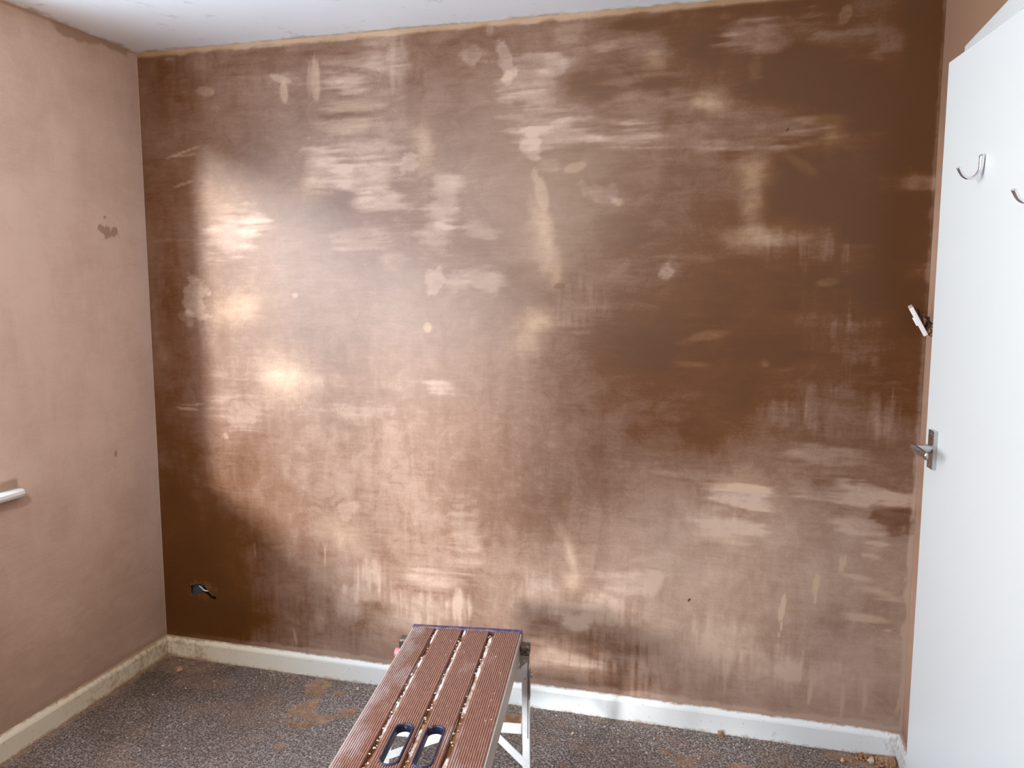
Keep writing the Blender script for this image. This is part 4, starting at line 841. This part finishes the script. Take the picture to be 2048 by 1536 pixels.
for k in range(3):
    bm = bmesh.new(); y = TY0+k*0.095; add_box(bm, TX0-0.03, TX1+0.03, y, y+0.09, TZ-0.02, TZ+0.005); from_bm('board', bm, M['timber'], tr)
reparent(tr)
bm = bmesh.new(); nx, ny = 60, 30; R = []
for j in range(ny+1):
    row = []
    for i in range(nx+1):
        u = i/nx; v = j/ny; x = TX0-0.02+(TX1-TX0+0.04)*u; y = TY0-0.01+(TY1-TY0+0.02)*v
        hgt = 0.12 + 0.40*float(sstep(0.05, 0.75, np.float64(u)))
        f = (min(1.0, min(u, 1-u)*10)*min(1.0, min(v, 1-v)*7))**0.4
        row.append(bm.verts.new((x, y, TZ+0.007+max(0.0, hgt*f + (0.012*math.sin(x*41+y*9)+0.01*math.sin(y*53-x*17))*f))))
    R.append(row)
for j in range(ny):
    for i in range(nx): bm.faces.new((R[j][i], R[j][i+1], R[j+1][i+1], R[j+1][i]))
tag(from_bm('dust_sheet', bm, M['grey_sheet'], None, True), 'dark dust sheet covering a sloping pile on top of the tall trestle', 'dust sheet')
flake('plaster_flake', 2.232, -0.033, 0.013, M['flake_brown'], 1, 'brown curl of plaster against the foot of the back skirting board', h=0.016)
flake('plaster_flake', 0.150, -0.125, 0.016, M['flake_brown'], 2, 'brown plaster shard standing in the dusty left corner of the room', h=0.014, tilt=0.7)
flake('plaster_flake', 2.700, -0.060, 0.016, M['flake'], 3, 'largest pale plaster chip in the dusty corner by the door', h=0.008)
flake('plaster_flake', 2.668, -0.045, 0.011, M['flake_brown'], 4, 'small brown plaster chip in the dusty corner by the door', h=0.008)
flake('plaster_flake', 2.610, -0.080, 0.009, M['flake'], 5, 'pale plaster chip on the carpet just left of the corner heap', h=0.005)
flake('plaster_flake', 1.745, -0.155, 0.0085, M['flake'], 6, 'pale rounded plaster chip on the carpet right of the platform leg', h=0.004)
flake('plaster_flake', 1.842, -0.082, 0.007, M['flake'], 7, 'pale plaster sliver close to the back skirting, right of the platform', h=0.003)
flake('plaster_flake', 0.905, -0.075, 0.008, M['flake'], 8, 'upright pale plaster splinter left of the platform deck', h=0.010, tilt=0.8)
# brown dust heap in the right hand corner
bm = bmesh.new(); rnd = random.Random(21)
for q in range(420):
    x = W-0.02-abs(rnd.gauss(0, 0.055)); y = -0.02-abs(rnd.gauss(0, 0.03)); s_ = rnd.uniform(0.002, 0.008)
    mtx = Matrix.Translation((min(x, W-0.028), min(y, -0.024), 0.001+s_*0.4)) @ Matrix.Rotation(rnd.uniform(0, 6), 4, (rnd.random(), rnd.random(), 1)) @ Matrix.Diagonal((s_, s_*rnd.uniform(.4, 1), s_*rnd.uniform(.3, .8), 1))
    bmesh.ops.create_icosphere(bm, subdivisions=1, radius=1, matrix=mtx)
tag(from_bm('plaster_heap', bm, M['flake_brown']), 'low heap of crumbled brown plaster in the corner by the door', 'plaster rubble', kind='stuff')
# scattered crumbs
bm = bmesh.new(); rnd = random.Random(5)
for q in range(1500):
    x = rnd.uniform(0.04, W-0.04); y = -0.02-rnd.random()**1.2*1.5
    if rnd.random() < 0.35: x = rnd.uniform(1.6, W-0.04)
    if x > W-0.2 and y > -0.12: continue
    if min(math.hypot(x-fx_, y-fy_) for fx_, fy_ in ((1.246, -0.604), (1.678, -0.540))) < 0.04: continue
    s_ = rnd.choice((0.0010, 0.0012, 0.0015, 0.0018, 0.0024, 0.0034 if rnd.random() < .4 else 0.0016))
    mtx = Matrix.Translation((x, y, 0.0015+s_*0.3)) @ Matrix.Rotation(rnd.uniform(0, 6), 4, (rnd.random()*.3, rnd.random()*.3, 1)) @ Matrix.Diagonal((s_*rnd.uniform(.8, 1.8), s_*rnd.uniform(.6, 1), s_*rnd.uniform(.4, .8), 1))
    bmesh.ops.create_icosphere(bm, subdivisions=1, radius=1, matrix=mtx)
tag(from_bm('plaster_crumbs', bm, M['crumb']), 'tiny pale crumbs of plaster scattered over the grey brown carpet', 'plaster crumbs', kind='stuff')
